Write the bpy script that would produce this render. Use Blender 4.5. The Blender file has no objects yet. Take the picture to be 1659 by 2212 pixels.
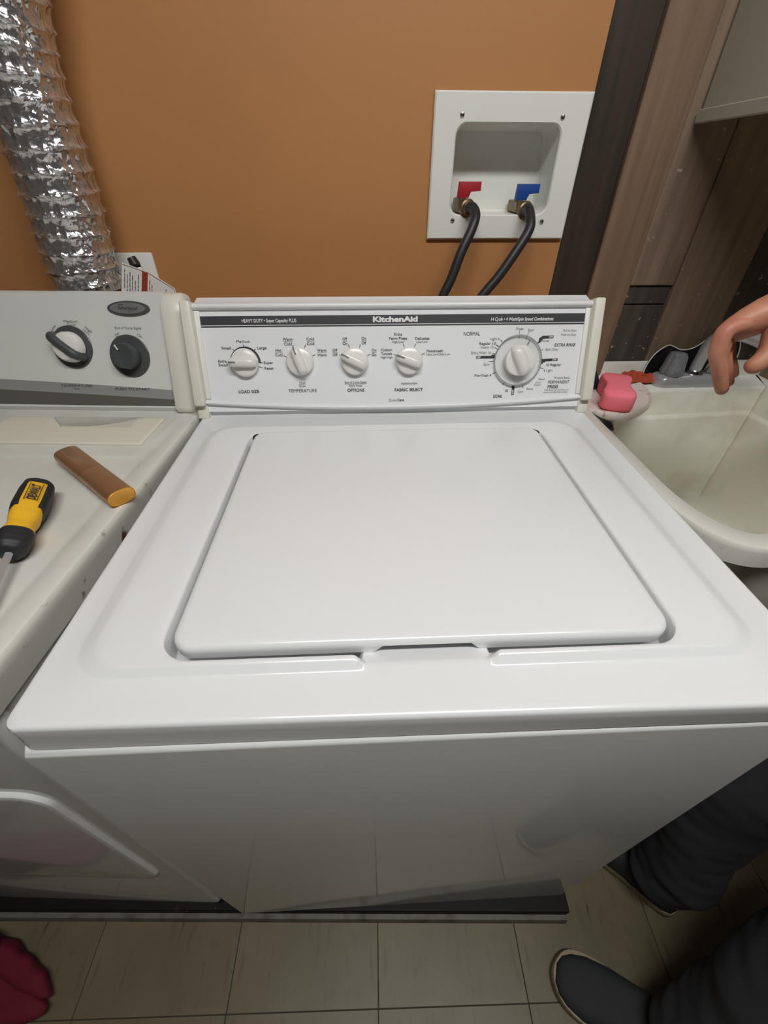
import bpy, bmesh, math, random
from mathutils import Vector, Matrix, Euler, noise

SC = bpy.context.scene
COL = SC.collection
PI = math.pi
random.seed(7)

# ------------------------------------------------------------------ camera, world, exposure
CAM_LOC = Vector((-0.0512, -0.152, 1.3024))
def cam_axes(p, y, r):
    cp, sp = math.cos(p), math.sin(p)
    f = Vector((0, cp, -sp)); u = Vector((0, sp, cp)); x = Vector((1, 0, 0))
    Z = Matrix.Rotation(y, 3, 'Z')
    f, u, x = Z @ f, Z @ u, Z @ x
    cr, sr = math.cos(r), math.sin(r)
    return cr * x + sr * u, -sr * x + cr * u, f
_x, _u, _f = cam_axes(0.6821, -0.0444, 0.0031)
cd = bpy.data.cameras.new('camera')
cd.sensor_fit = 'VERTICAL'; cd.sensor_height = 36.0; cd.sensor_width = 27.0
cd.lens = 896.3755 / 2212 * 36
cd.clip_start = 0.02
cam = bpy.data.objects.new('camera', cd); COL.objects.link(cam)
mw = Matrix((_x, _u, -_f)).transposed().to_4x4(); mw.translation = CAM_LOC
cam.matrix_world = mw
SC.camera = cam

w = bpy.data.worlds.new('world'); SC.world = w
w.use_nodes = True
w.node_tree.nodes['Background'].inputs[0].default_value = (0.75, 0.8, 0.9, 1)
w.node_tree.nodes['Background'].inputs[1].default_value = 0.02
SC.view_settings.view_transform = 'Standard'
SC.view_settings.look = 'None'
SC.view_settings.exposure = 0.0
SC.view_settings.gamma = 1.0
SC.view_settings.use_curve_mapping = False
LAMP_STRENGTH = 33.0
try:
    SC.cycles.use_denoising = True
    SC.cycles.max_bounces = 10
    SC.cycles.sample_clamp_indirect = 6.0
except Exception:
    pass

# ------------------------------------------------------------------ materials
def lin(c):
    c /= 255.0
    return c / 12.92 if c <= 0.04045 else ((c + 0.055) / 1.055) ** 2.4
def S(r, g, b): return (lin(r), lin(g), lin(b), 1.0)

def nodes(name):
    m = bpy.data.materials.new(name); m.use_nodes = True
    nt = m.node_tree
    return m, nt, nt.nodes['Principled BSDF']
def mat(name, col, rough=0.5, metal=0.0, spec=0.5, coat=0.0, bump=None, var=None, trans=0.0, emit=None):
    """col linear rgba; bump=(scale,strength,dist); var=(scale, colour2, lo, hi, detail)"""
    m, nt, p = nodes(name)
    p.inputs['Base Color'].default_value = col
    p.inputs['Roughness'].default_value = rough
    p.inputs['Metallic'].default_value = metal
    p.inputs['Specular IOR Level'].default_value = spec
    p.inputs['Coat Weight'].default_value = coat
    p.inputs['Coat Roughness'].default_value = 0.08
    p.inputs['Transmission Weight'].default_value = trans
    tc = nt.nodes.new('ShaderNodeTexCoord')
    if emit:
        p.inputs['Emission Color'].default_value = emit[0]
        p.inputs['Emission Strength'].default_value = emit[1]
    if var:
        n = nt.nodes.new('ShaderNodeTexNoise'); n.inputs['Scale'].default_value = var[0]
        n.inputs['Detail'].default_value = var[4] if len(var) > 4 else 5
        if len(var) > 5:
            mp = nt.nodes.new('ShaderNodeMapping'); mp.inputs['Scale'].default_value = var[5]
            nt.links.new(tc.outputs['Object'], mp.inputs[0]); nt.links.new(mp.outputs[0], n.inputs['Vector'])
        else:
            nt.links.new(tc.outputs['Object'], n.inputs['Vector'])
        r = nt.nodes.new('ShaderNodeMapRange')
        r.inputs[1].default_value = var[2]; r.inputs[2].default_value = var[3]
        nt.links.new(n.outputs[0], r.inputs[0])
        mx = nt.nodes.new('ShaderNodeMix'); mx.data_type = 'RGBA'
        mx.inputs[6].default_value = col; mx.inputs[7].default_value = var[1]
        nt.links.new(r.outputs[0], mx.inputs[0]); nt.links.new(mx.outputs[2], p.inputs['Base Color'])
    if bump:
        n = nt.nodes.new('ShaderNodeTexNoise'); n.inputs['Scale'].default_value = bump[0]
        n.inputs['Detail'].default_value = 4
        nt.links.new(tc.outputs['Object'], n.inputs['Vector'])
        b = nt.nodes.new('ShaderNodeBump'); b.inputs['Strength'].default_value = bump[1]
        b.inputs['Distance'].default_value = bump[2]
        nt.links.new(n.outputs[0], b.inputs['Height']); nt.links.new(b.outputs[0], p.inputs['Normal'])
    return m

def specked(m, scale, col, lo, hi, detail=2, stretch=None):
    """overlay noise-masked stains/specks of a colour on a material made by mat()"""
    nt = m.node_tree; p = nt.nodes['Principled BSDF']
    tc = nt.nodes.new('ShaderNodeTexCoord')
    n = nt.nodes.new('ShaderNodeTexNoise'); n.inputs['Scale'].default_value = scale; n.inputs['Detail'].default_value = detail
    if stretch:
        mp = nt.nodes.new('ShaderNodeMapping'); mp.inputs['Scale'].default_value = stretch
        nt.links.new(tc.outputs['Object'], mp.inputs[0]); nt.links.new(mp.outputs[0], n.inputs['Vector'])
    else:
        nt.links.new(tc.outputs['Object'], n.inputs['Vector'])
    r = nt.nodes.new('ShaderNodeMapRange'); r.inputs[1].default_value = lo; r.inputs[2].default_value = hi
    nt.links.new(n.outputs[0], r.inputs[0])
    mx = nt.nodes.new('ShaderNodeMix'); mx.data_type = 'RGBA'
    src = p.inputs['Base Color'].links[0].from_socket if p.inputs['Base Color'].links else None
    if src: nt.links.new(src, mx.inputs[6])
    else: mx.inputs[6].default_value = p.inputs['Base Color'].default_value
    mx.inputs[7].default_value = col
    nt.links.new(r.outputs[0], mx.inputs[0]); nt.links.new(mx.outputs[2], p.inputs['Base Color'])
    return m

M = {}
M['enamel'] = mat('white_enamel', S(228, 230, 230), 0.22, spec=0.5, bump=(900, 0.02, 0.0005))
M['enamel_front'] = mat('white_enamel_front', S(218, 220, 217), 0.075, spec=0.6, bump=(5, 0.02, 0.004))
M['enamel_dryer'] = mat('white_enamel_dryer', S(216, 217, 210), 0.32, spec=0.5, var=(9, S(206, 206, 197), 0.45, 0.7))
M['enamel_rust'] = specked(mat('rusty_enamel', S(200, 200, 192), 0.4), 22, S(96, 56, 36), 0.63, 0.68, 5)
M['fascia'] = mat('fascia_paint', S(234, 236, 237), 0.38, spec=0.4)
M['fascia_dryer'] = mat('dryer_fascia_paint', S(214, 217, 212), 0.38, spec=0.4)
M['cream'] = mat('cream_plastic', S(226, 223, 212), 0.35)
M['cream2'] = mat('aged_cream_plastic', S(224, 220, 204), 0.4)
M['plastic_white'] = mat('white_plastic', S(230, 229, 224), 0.25)
M['ink'] = mat('dark_grey_ink', S(56, 56, 60), 0.5)
M['ink2'] = mat('mid_grey_ink', S(118, 118, 124), 0.5)
M['ink_white'] = mat('white_ink', S(228, 228, 228), 0.5)
M['pointer'] = mat('grey_pointer_paint', S(120, 122, 124), 0.5)
M['dark'] = mat('dark_gap', S(22, 22, 22), 0.7)
M['charcoal'] = mat('charcoal_plastic', S(78, 79, 80), 0.35)
M['charcoal2'] = mat('charcoal_grip', S(70, 74, 76), 0.45)
M['band_light'] = mat('silver_grey_band', S(150, 150, 148), 0.4)
M['band_dark'] = mat('dark_grey_band', S(98, 97, 90), 0.4)
M['wall'] = mat('orange_wall_paint', S(186, 133, 85), 0.42, spec=0.35, bump=(260, 0.12, 0.001), var=(3, S(178, 127, 81), 0.4, 0.7))
M['wall_tan'] = mat('brown_panel_wall', S(104, 90, 74), 0.7)
M['ceiling'] = mat('ceiling_boards', S(140, 128, 112), 0.8)
M['metal'] = mat('screw_steel', S(190, 190, 190), 0.25, metal=1)
M['chrome'] = mat('chrome', S(205, 206, 208), 0.10, metal=1)
M['brass'] = mat('aged_brass', S(140, 118, 88), 0.4, metal=0.7, var=(60, S(96, 80, 62), 0.4, 0.7))
M['rubber'] = mat('black_rubber', S(38, 38, 40), 0.45, bump=(200, 0.1, 0.001))
M['red'] = mat('red_plastic', S(168, 30, 44), 0.45)
M['blue'] = mat('blue_plastic', S(22, 72, 150), 0.45)
M['box_white'] = mat('outlet_box_white', S(234, 235, 228), 0.3)
M['outlet_inner'] = mat('outlet_inner_white', S(208, 208, 206), 0.4)
M['foil'] = None
M['paper'] = mat('paper', S(232, 230, 224), 0.7)
M['red_ink'] = mat('red_orange_ink', S(190, 74, 44), 0.6)
M['tub'] = specked(mat('stained_tub_plastic', S(214, 212, 198), 0.42, var=(7, S(196, 194, 178), 0.4, 0.75)), 60, S(128, 122, 108), 0.60, 0.80, 8)
M['tub_rim'] = specked(mat('tub_rim_plastic', S(226, 225, 216), 0.35), 95, S(176, 154, 142), 0.63, 0.95, 7)
M['tub_dirty'] = specked(specked(mat('dirty_tub_plastic', S(240, 238, 224), 0.5), 6, S(178, 172, 152), 0.48, 0.85, 10), 150, S(150, 144, 132), 0.66, 1.1, 8, (1, 1, .6))
M['shelf_dirty'] = specked(mat('soap_shelf_plastic', S(230, 222, 214), 0.35), 55, S(176, 120, 112), 0.58, 0.70, 5)
M['sponge'] = mat('pink_sponge', S(255, 136, 150), 0.85, bump=(420, 0.5, 0.001), var=(6, S(255, 124, 140), 0.4, 0.6))
M['rag'] = mat('rust_red_cloth', S(168, 70, 44), 0.9, bump=(500, 0.3, 0.001))
M['black_plastic'] = mat('black_plastic', S(24, 24, 26), 0.35)
M['navy'] = mat('navy_plastic', S(44, 46, 58), 0.5)
M['gold'] = mat('copper_gold_metal', S(186, 142, 104), 0.36, metal=0.7)
M['gold_end'] = mat('gold_end_metal', S(240, 178, 80), 0.35, metal=0.35)
M['yellow'] = mat('yellow_plastic', S(240, 186, 40), 0.5, bump=(260, 0.08, 0.0006))
M['grip'] = mat('black_grip_rubber', S(34, 35, 38), 0.55)
M['cab'] = mat('grey_cabinet_paint', S(172, 168, 154), 0.5)
M['cab_dark'] = mat('cabinet_underside', S(96, 96, 92), 0.6)
M['platform'] = specked(specked(mat('black_painted_wood', S(22, 20, 19), 0.6, spec=0.25, bump=(30, 0.1, 0.002)), 22, S(66, 44, 30), 0.66, 0.74, 6), 70, S(170, 160, 130), 0.74, 0.78, 3)
M['edge'] = specked(mat('grey_edge_strip', S(104, 102, 94), 0.6), 30, S(80, 70, 62), 0.5, 0.7, 4)
M['trouser'] = mat('dark_grey_trouser_cloth', S(50, 50, 53), 0.9, bump=(700, 0.2, 0.0006))
M['sweater'] = mat('black_sweater_cloth', S(36, 37, 40), 0.9, bump=(600, 0.3, 0.0008))
M['shoe'] = mat('black_shoe_cloth', S(44, 46, 48), 0.8, bump=(800, 0.2, 0.0005))
M['sole'] = mat('tan_shoe_sole', S(150, 138, 112), 0.6)
M['skin'] = mat('skin', S(196, 138, 110), 0.5, var=(40, S(182, 116, 96), 0.4, 0.7))
M['hair'] = mat('dark_hair', S(40, 32, 28), 0.6)
M['eye'] = mat('eye_white', S(230, 228, 224), 0.3)
M['boot'] = mat('dark_red_cloth', S(100, 8, 32), 0.85, bump=(500, 0.3, 0.001))
M['diffuser'] = mat('lamp_diffuser', S(255, 255, 255), 0.5, emit=((1.0, 0.99, 0.975, 1), LAMP_STRENGTH))
M['housing'] = mat('lamp_housing', S(220, 220, 216), 0.5)
M['acrylic'] = mat('clear_acrylic', S(196, 199, 204), 0.05, trans=0.72, spec=0.8)
M['satin'] = mat('satin_chrome', S(190, 191, 194), 0.30, metal=0.55)

def foil_mat():
    m, nt, p = nodes('crinkled_foil')
    p.inputs['Base Color'].default_value = S(214, 214, 216)
    p.inputs['Metallic'].default_value = 0.88; p.inputs['Roughness'].default_value = 0.2
    tc = nt.nodes.new('ShaderNodeTexCoord')
    mp = nt.nodes.new('ShaderNodeMapping'); mp.inputs['Scale'].default_value = (1, 1, 0.55)
    nt.links.new(tc.outputs['Object'], mp.inputs[0])
    v = nt.nodes.new('ShaderNodeTexVoronoi'); v.inputs['Scale'].default_value = 88
    n = nt.nodes.new('ShaderNodeTexNoise'); n.inputs['Scale'].default_value = 46; n.inputs['Detail'].default_value = 3
    n.inputs['Distortion'].default_value = 1.2
    nt.links.new(mp.outputs[0], v.inputs['Vector']); nt.links.new(mp.outputs[0], n.inputs['Vector'])
    a = nt.nodes.new('ShaderNodeMath'); a.operation = 'ADD'
    nt.links.new(v.outputs['Distance'], a.inputs[0]); nt.links.new(n.outputs[0], a.inputs[1])
    b = nt.nodes.new('ShaderNodeBump'); b.inputs['Strength'].default_value = 0.72; b.inputs['Distance'].default_value = 0.005
    nt.links.new(a.outputs[0], b.inputs['Height']); nt.links.new(b.outputs[0], p.inputs['Normal'])
    return m
M['foil'] = foil_mat()

def clear_mat():
    m, nt, p = nodes('clear_dial_plastic')
    p.inputs['Base Color'].default_value = S(226, 226, 222); p.inputs['Roughness'].default_value = 0.12
    p.inputs['Alpha'].default_value = 0.22
    return m
M['clear'] = clear_mat()

def wood_mat(name, c1, c2, spk=0.735, grain=(30, 30, 1.6)):
    m = mat(name, c1, 0.55, spec=0.35, var=(2.2, c2, 0.35, 0.68, 8, grain), bump=(40, 0.15, 0.001))
    specked(m, 11, tuple(0.55 * x for x in c1[:3]) + (1,), 0.55, 0.8, 6, (1, 1, 0.35))
    specked(m, 85, S(176, 164, 146), spk, spk + 0.03, 2)
    return m
M['wood_dark'] = wood_mat('dark_stained_wood', S(64, 54, 45), S(50, 42, 35), 0.765)
M['wood_light'] = wood_mat('brown_plank_wood', S(136, 112, 92), S(118, 96, 78), 0.79)
M['wood_mid'] = wood_mat('grimy_plank_wood', S(152, 132, 112), S(126, 109, 93), 0.715)
M['wood_black'] = wood_mat('blackened_wood', S(92, 84, 76), S(72, 66, 60), 0.68)

def tile_mat():
    m = mat('vinyl_tile', S(116, 107, 84), 0.42, spec=0.35, var=(5, S(102, 93, 72), 0.35, 0.7))
    specked(m, 45, S(80, 71, 56), 0.56, 0.84, 7, (1.4, 0.3, 1))
    specked(m, 62, S(50, 42, 33), 0.69, 0.76, 3, (1, 0.25, 1))
    return m
M['tile'] = tile_mat()
M['grout'] = mat('floor_seam', S(58, 50, 42), 0.8)

# ------------------------------------------------------------------ mesh helpers
def new_bm(): return bmesh.new()
def box(bm, x0, x1, y0, y1, z0, z1, bev=0.0, seg=2, mi=0):
    vs = [bm.verts.new(v) for v in ((x0, y0, z0), (x1, y0, z0), (x1, y1, z0), (x0, y1, z0), (x0, y0, z1), (x1, y0, z1), (x1, y1, z1), (x0, y1, z1))]
    fs = [bm.faces.new([vs[i] for i in f]) for f in ((3, 2, 1, 0), (4, 5, 6, 7), (0, 1, 5, 4), (1, 2, 6, 5), (2, 3, 7, 6), (3, 0, 4, 7))]
    for f in fs: f.material_index = mi
    if bev > 0:
        es = {e for f in fs for e in f.edges}
        bmesh.ops.bevel(bm, geom=list(es), offset=bev, segments=seg, profile=0.5, affect='EDGES')
    return bm
def loft(bm, loops, cap0=False, cap1=False, closed=True, mi=0):
    rows = [[bm.verts.new(p) for p in L] for L in loops]
    n = len(rows[0])
    for a, b in zip(rows[:-1], rows[1:]):
        for i in range(n if closed else n - 1):
            j = (i + 1) % n
            try:
                f = bm.faces.new((a[i], a[j], b[j], b[i])); f.material_index = mi
            except ValueError: pass
    if cap0: bm.faces.new(list(reversed(rows[0]))).material_index = mi
    if cap1: bm.faces.new(rows[-1]).material_index = mi
    return rows
def frame_from(t, up=Vector((0, 0, 1))):
    t = t.normalized()
    if abs(t.dot(up)) > 0.97: up = Vector((0, 1, 0))
    a = t.cross(up).normalized(); b = a.cross(t).normalized()
    return a, b
def tube(bm, pts, r, n=16, caps=True, mi=0):
    pts = [Vector(p) for p in pts]
    rs = r if isinstance(r, (list, tuple)) else [r] * len(pts)
    loops = []; a = b = None
    for i, p in enumerate(pts):
        t = (pts[min(i + 1, len(pts) - 1)] - pts[max(i - 1, 0)]).normalized()
        if a is None: a, b = frame_from(t)
        else:
            a = (a - t * a.dot(t)).normalized(); b = t.cross(a).normalized()
        loops.append([p + rs[i] * (math.cos(2 * PI * k / n) * a + math.sin(2 * PI * k / n) * b) for k in range(n)])
    loft(bm, loops, caps, caps, mi=mi)
def lathe(bm, prof, mtx=Matrix.Identity(4), n=40, cap0=True, cap1=True, mi=0):
    loops = [[mtx @ Vector((r * math.cos(2 * PI * k / n), r * math.sin(2 * PI * k / n), h)) for k in range(n)] for r, h in prof]
    loft(bm, loops, cap0, cap1, mi=mi)
def catmull(pts, m=8, closed=False):
    P = [Vector(p) for p in pts]; out = []; n = len(P)
    rng = range(n) if closed else range(n - 1)
    for i in rng:
        p0 = P[(i - 1) % n] if closed or i > 0 else P[0]; p1 = P[i]; p2 = P[(i + 1) % n]
        p3 = P[(i + 2) % n] if closed or i + 2 < n else P[-1]
        for k in range(m):
            t = k / m
            out.append(0.5 * ((2 * p1) + (p2 - p0) * t + (2 * p0 - 5 * p1 + 4 * p2 - p3) * t * t + (3 * p1 - p0 - 3 * p2 + p3) * t ** 3))
    if not closed: out.append(P[-1])
    return out
def rrect(x0, x1, y0, y1, r, nx=60, ny=40, nc=10):
    """rounded rectangle, CCW from the front left, the same count for every call with the same n"""
    out = []
    def side(a, b, n):
        for k in range(n): out.append((a[0] + (b[0] - a[0]) * k / n, a[1] + (b[1] - a[1]) * k / n))
    def arc(cx, cy, a0):
        for k in range(nc):
            a = a0 + (PI / 2) * k / nc
            out.append((cx + r * math.cos(a), cy + r * math.sin(a)))
    side((x0 + r, y0), (x1 - r, y0), nx); arc(x1 - r, y0 + r, -PI / 2)
    side((x1, y0 + r), (x1, y1 - r), ny); arc(x1 - r, y1 - r, 0)
    side((x1 - r, y1), (x0 + r, y1), nx); arc(x0 + r, y1 - r, PI / 2)
    side((x0, y1 - r), (x0, y0 + r), ny); arc(x0 + r, y0 + r, PI)
    return out
def prism(bm, poly, z0, z1, bev=0.0, mtx=None, mi=0):
    a = [bm.verts.new((x, y, z0)) for x, y in poly]; b = [bm.verts.new((x, y, z1)) for x, y in poly]
    n = len(poly); fs = []
    fs.append(bm.faces.new(list(reversed(a)))); fs.append(bm.faces.new(b))
    for i in range(n):
        j = (i + 1) % n; fs.append(bm.faces.new((a[i], a[j], b[j], b[i])))
    for f in fs: f.material_index = mi
    if bev: 
        es = {e for f in fs[:2] for e in f.edges}
        r = bmesh.ops.bevel(bm, geom=list(es), offset=bev, segments=2, profile=0.5, affect='EDGES')
    return a + b
def xform(bm, mtx): bmesh.ops.transform(bm, matrix=mtx, verts=bm.verts[:])

ROOTS = {}
def obj(name, bm, m, parent=None, sharp=35, kind=None, smooth=True):
    me = bpy.data.meshes.new(name)
    bmesh.ops.remove_doubles(bm, verts=bm.verts[:], dist=1e-6)
    bmesh.ops.recalc_face_normals(bm, faces=bm.faces[:])
    bm.to_mesh(me); bm.free()
    ms = m if isinstance(m, (list, tuple)) else [m]
    for k in ms: me.materials.append(M[k] if isinstance(k, str) else k)
    if smooth:
        me.polygons.foreach_set('use_smooth', [True] * len(me.polygons))
        me.set_sharp_from_angle(angle=math.radians(sharp))
    o = bpy.data.objects.new(name, me); COL.objects.link(o)
    if parent: attach(o, parent)
    if kind: o['kind'] = kind
    return o
def world_of(o):
    m = o.matrix_basis.copy(); p = o.parent
    if p: m = world_of(p) @ o.matrix_parent_inverse @ m
    return m
def attach(o, parent):
    o.parent = parent; o.matrix_parent_inverse = world_of(parent).inverted()
def thing(name, label, cat, loc, group=None):
    o = bpy.data.objects.new(name, None); COL.objects.link(o); o.location = loc; o.empty_display_size = 0.05
    o['label'] = label; o['category'] = cat
    if group: o['group'] = group
    return o
def tag(o, label, cat, group=None):
    o['label'] = label; o['category'] = cat
    if group: o['group'] = group
    return o
def struct(o): o['kind'] = 'structure'; return o

# ------------------------------------------------------------------ flat print
_tcache = {}
def text_data(s, bold=0.0):
    k = (s, bold)
    if k in _tcache: return _tcache[k]
    cu = bpy.data.curves.new('t', 'FONT'); cu.body = s; cu.size = 1.0; cu.offset = bold; cu.resolution_u = 3
    cu.fill_mode = 'FRONT'
    ob = bpy.data.objects.new('t', cu); COL.objects.link(ob)
    dg = bpy.context.evaluated_depsgraph_get()
    me = bpy.data.meshes.new_from_object(ob.evaluated_get(dg))
    vs = [(v.co.x, v.co.y) for v in me.vertices]; fs = [tuple(p.vertices) for p in me.polygons]
    bpy.data.objects.remove(ob); bpy.data.curves.remove(cu); bpy.data.meshes.remove(me)
    xs = [v[0] for v in vs]; ys = [v[1] for v in vs]
    _tcache[k] = (vs, fs, min(xs), max(xs))
    return _tcache[k]
class Print:
    """flat ink laid on a plane (u, v): text, lines, bars"""
    def __init__(self): self.bm = bmesh.new(); 
    def text(self, s, u, v, width=None, h=None, mi=0, bold=0.012, shear=0.0, rot=0.0, lift=0.0006):
        if 'M' in s: bold = min(bold, .001)
        vs, fs, x0, x1 = text_data(s, bold)
        sy = (h or 0.0042) / 0.70
        sx = width / (x1 - x0) if width else sy
        if not h and width: sy = sx
        cx = (x0 + x1) / 2; c, sn = math.cos(rot), math.sin(rot)
        nv = []
        for x, y in vs:
            a = (x - cx) * sx; b = (y - 0.35) * sy; a += shear * b
            nv.append(self.bm.verts.new((u + a * c - b * sn, v + a * sn + b * c, lift)))
        for f in fs:
            try: self.bm.faces.new([nv[i] for i in f]).material_index = mi
            except ValueError: pass
    def poly(self, pts, mi=0, lift=0.0004):
        f = self.bm.faces.new([self.bm.verts.new((p[0], p[1], lift)) for p in pts]); f.material_index = mi
    def line(self, u0, v0, u1, v1, t=0.0008, mi=0, lift=0.0006):
        d = Vector((u1 - u0, v1 - v0)).normalized(); n = Vector((-d.y, d.x)) * t / 2
        self.poly([(u0 - n.x, v0 - n.y), (u1 - n.x, v1 - n.y), (u1 + n.x, v1 + n.y), (u0 + n.x, v0 + n.y)], mi, lift)
    def tick(self, cu, cv, ang, r0, r1, t=0.0009, mi=0):
        a = math.radians(ang); self.line(cu + r0 * math.cos(a), cv + r0 * math.sin(a), cu + r1 * math.cos(a), cv + r1 * math.sin(a), t, mi)
    def arc(self, cu, cv, a0, a1, r0, r1, mi=0, n=40, lift=0.0004):
        for k in range(n):
            t0 = math.radians(a0 + (a1 - a0) * k / n); t1 = math.radians(a0 + (a1 - a0) * (k + 1) / n)
            self.poly([(cu + r * math.cos(t), cv + r * math.sin(t)) for r, t in ((r0, t0), (r1, t0), (r1, t1), (r0, t1))], mi, lift)
    def build(self, name, mtx, mats, parent):
        xform(self.bm, mtx)
        me = bpy.data.meshes.new(name); self.bm.to_mesh(me); self.bm.free()
        for k in mats: me.materials.append(M[k])
        o = bpy.data.objects.new(name, me); COL.objects.link(o); attach(o, parent); o['kind'] = 'stuff'
        return o
def plane_mtx(O, U, V):
    U = Vector(U).normalized(); V = Vector(V).normalized(); N = U.cross(V)
    m = Matrix((U, V, N)).transposed().to_4x4(); m.translation = Vector(O)
    return m

# ------------------------------------------------------------------ room
YW = 0.78          # face of the orange wall
RX0, RX1, RY0, RZ = -1.75, 1.75, -2.3, 2.42
bm = new_bm(); box(bm, RX0 - .1, RX1 + .1, RY0 - .1, 1.0, -0.10, -0.003)
floor = struct(obj('floor', bm, 'grout'))
yaw_t = math.radians(-1.1); ct, st = math.cos(yaw_t), math.sin(yaw_t)
T = 0.3045
bm = new_bm(); box(bm, -T / 2 + .0007, T / 2 - .0007, -T / 2 + .0007, T / 2 - .0007, -0.003, 0.0, 0.0006, 1)
tile0 = obj('floor_tile', bm, 'tile', floor, smooth=False)
tile_me = tile0.data
first = True
for i in range(-6, 7):
    for j in range(-8, 4):
        lx, ly = (i + 0.5) * T, (j + 0.5) * T
        x = -0.0585 + lx * ct - ly * st; y = -0.134 + lx * st + ly * ct
        if x < RX0 - .05 or x > RX1 + .05 or y < RY0 - .05 or y > 0.75: continue
        if first: o = tile0; first = False
        else: o = tile0.copy(); COL.objects.link(o)
        o.location = (x, y, 0.0); o.rotation_euler = (random.uniform(-.001, .001), random.uniform(-.001, .001), yaw_t + (PI if random.random() < .5 else 0))
# orange drywall with the opening for the outlet box
bm = new_bm()
hx0, hx1, hz0, hz1 = 0.100, 0.291, 1.238, 1.377
WR = 0.3285
box(bm, RX0, hx0, YW, YW + .014, 0, RZ); box(bm, hx1, WR, YW, YW + .014, 0, RZ)
box(bm, hx0, hx1, YW, YW + .014, 0, hz0); box(bm, hx0, hx1, YW, YW + .014, hz1, RZ)
wall_back = struct(obj('wall_back', bm, 'wall'))
bm = new_bm(); box(bm, RX0, RX1, 0.90, 0.93, 0, RZ)
struct(obj('wall_rear', bm, 'wood_black'))
# the bare plank wall right of the drywall
def plank(x0, x1, z0, z1, y, m, th=0.03):
    bm = new_bm(); box(bm, x0 + .0008, x1 - .0008, y, y + th, z0, z1, 0.0018, 1)
    return obj('plank', bm, m, wall_planks)
bm = new_bm(); box(bm, WR, RX1, 0.845, 0.86, 0, RZ)
wall_planks = struct(obj('wall_right_of_drywall', bm, 'wood_black'))
wall_planks.name = 'wall_back_right'
plank(WR, 0.4165, 0, RZ, 0.800, 'wood_dark')
plank(0.4165, 0.5035, 0, RZ, 0.792, 'wood_light', 0.036)
plank(0.5035, 0.605, 1.122, RZ, 0.806, 'wood_mid')
plank(0.5035, 0.605, 1.085, 1.120, 0.812, 'wood_black')
plank(0.5035, 0.605, 0, 1.083, 0.809, 'wood_black')
plank(0.605, 0.748, 0, RZ, 0.803, 'wood_mid')
plank(0.748, 0.90, 0, RZ, 0.808, 'wood_black')
plank(0.90, 1.06, 0, RZ, 0.803, 'wood_mid')
plank(1.06, 1.25, 0, RZ, 0.807, 'wood_dark')
plank(1.25, 1.50, 0, RZ, 0.803, 'wood_mid')
plank(1.50, RX1, 0, RZ, 0.806, 'wood_dark')
for nm, a in (('wall_left', (RX0 - .05, RX0, RY0, 0.9, 0, RZ)), ('wall_right', (RX1, RX1 + .05, RY0, 0.9, 0, RZ)), ('wall_front', (RX0, RX1, RY0 - .05, RY0, 0, RZ))):
    bm = new_bm(); box(bm, *a); struct(obj(nm, bm, 'wall_tan'))
bm = new_bm(); box(bm, RX0 - .05, RX1 + .05, RY0 - .05, 0.93, RZ, RZ + .05); struct(obj('ceiling', bm, 'ceiling'))

# ------------------------------------------------------------------ ceiling light
LX, LY, LZ = 0.17, -0.33, 2.36
lamp = thing('ceiling_light', 'long white fluorescent ceiling light above the washing machine', 'ceiling light', (LX, LY, RZ))
bm = new_bm(); box(bm, LX - .62, LX + .62, LY - .10, LY + .10, LZ, RZ, 0.006); obj('housing', bm, 'housing', lamp)
bm = new_bm(); box(bm, LX - .60, LX + .60, LY - .085, LY + .085, LZ - .02, LZ - .001, 0.006); obj('diffuser', bm, 'diffuser', lamp)

# ------------------------------------------------------------------ washing machine
H = 0.969
washer = thing('washing_machine', 'white top-loading washing machine with closed lid in the middle of the picture', 'washing machine', (0, .32, 0.045))
bm = new_bm(); box(bm, -.340, .340, .030, .640, .088, .945, 0.006); obj('cabinet', bm, 'enamel', washer)
# front panel: rounded on its top edge
def front_profile():
    pts = [(0.030, 0.086), (0.010, 0.086), (0.0065, 0.089)]
    pts += [(0.0055, 0.10), (0.0010, 0.60)]
    for k in range(9):
        a = PI - PI / 2 * k / 8
        pts.append((0.0030 + 0.0055 * math.cos(a), 0.9275 + 0.0055 * math.sin(a)))
    pts.append((0.030, 0.933))
    return pts
bm = new_bm()
fp = front_profile()
loops = []
for x, sc in ((-.3425, 0.85), (-.3395, 1), (-.2, 1), (0, 1), (.2, 1), (.3395, 1), (.3425, 0.85)):
    loops.append([(x, 0.030 + (y - 0.030) * sc, z) for y, z in fp])
loft(bm, loops, True, True, closed=True)
obj('front_panel', bm, 'enamel_front', washer, sharp=50)
for sx in (-.29, .29):
    for y in (.06, .60):
        bm = new_bm(); lathe(bm, [(.020, .0402), (.022, .047), (.018, .058), (.010, .060), (.010, .090)], Matrix.Translation((sx, y, 0)), 20); obj('foot', bm, 'rubber', washer)

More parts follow.
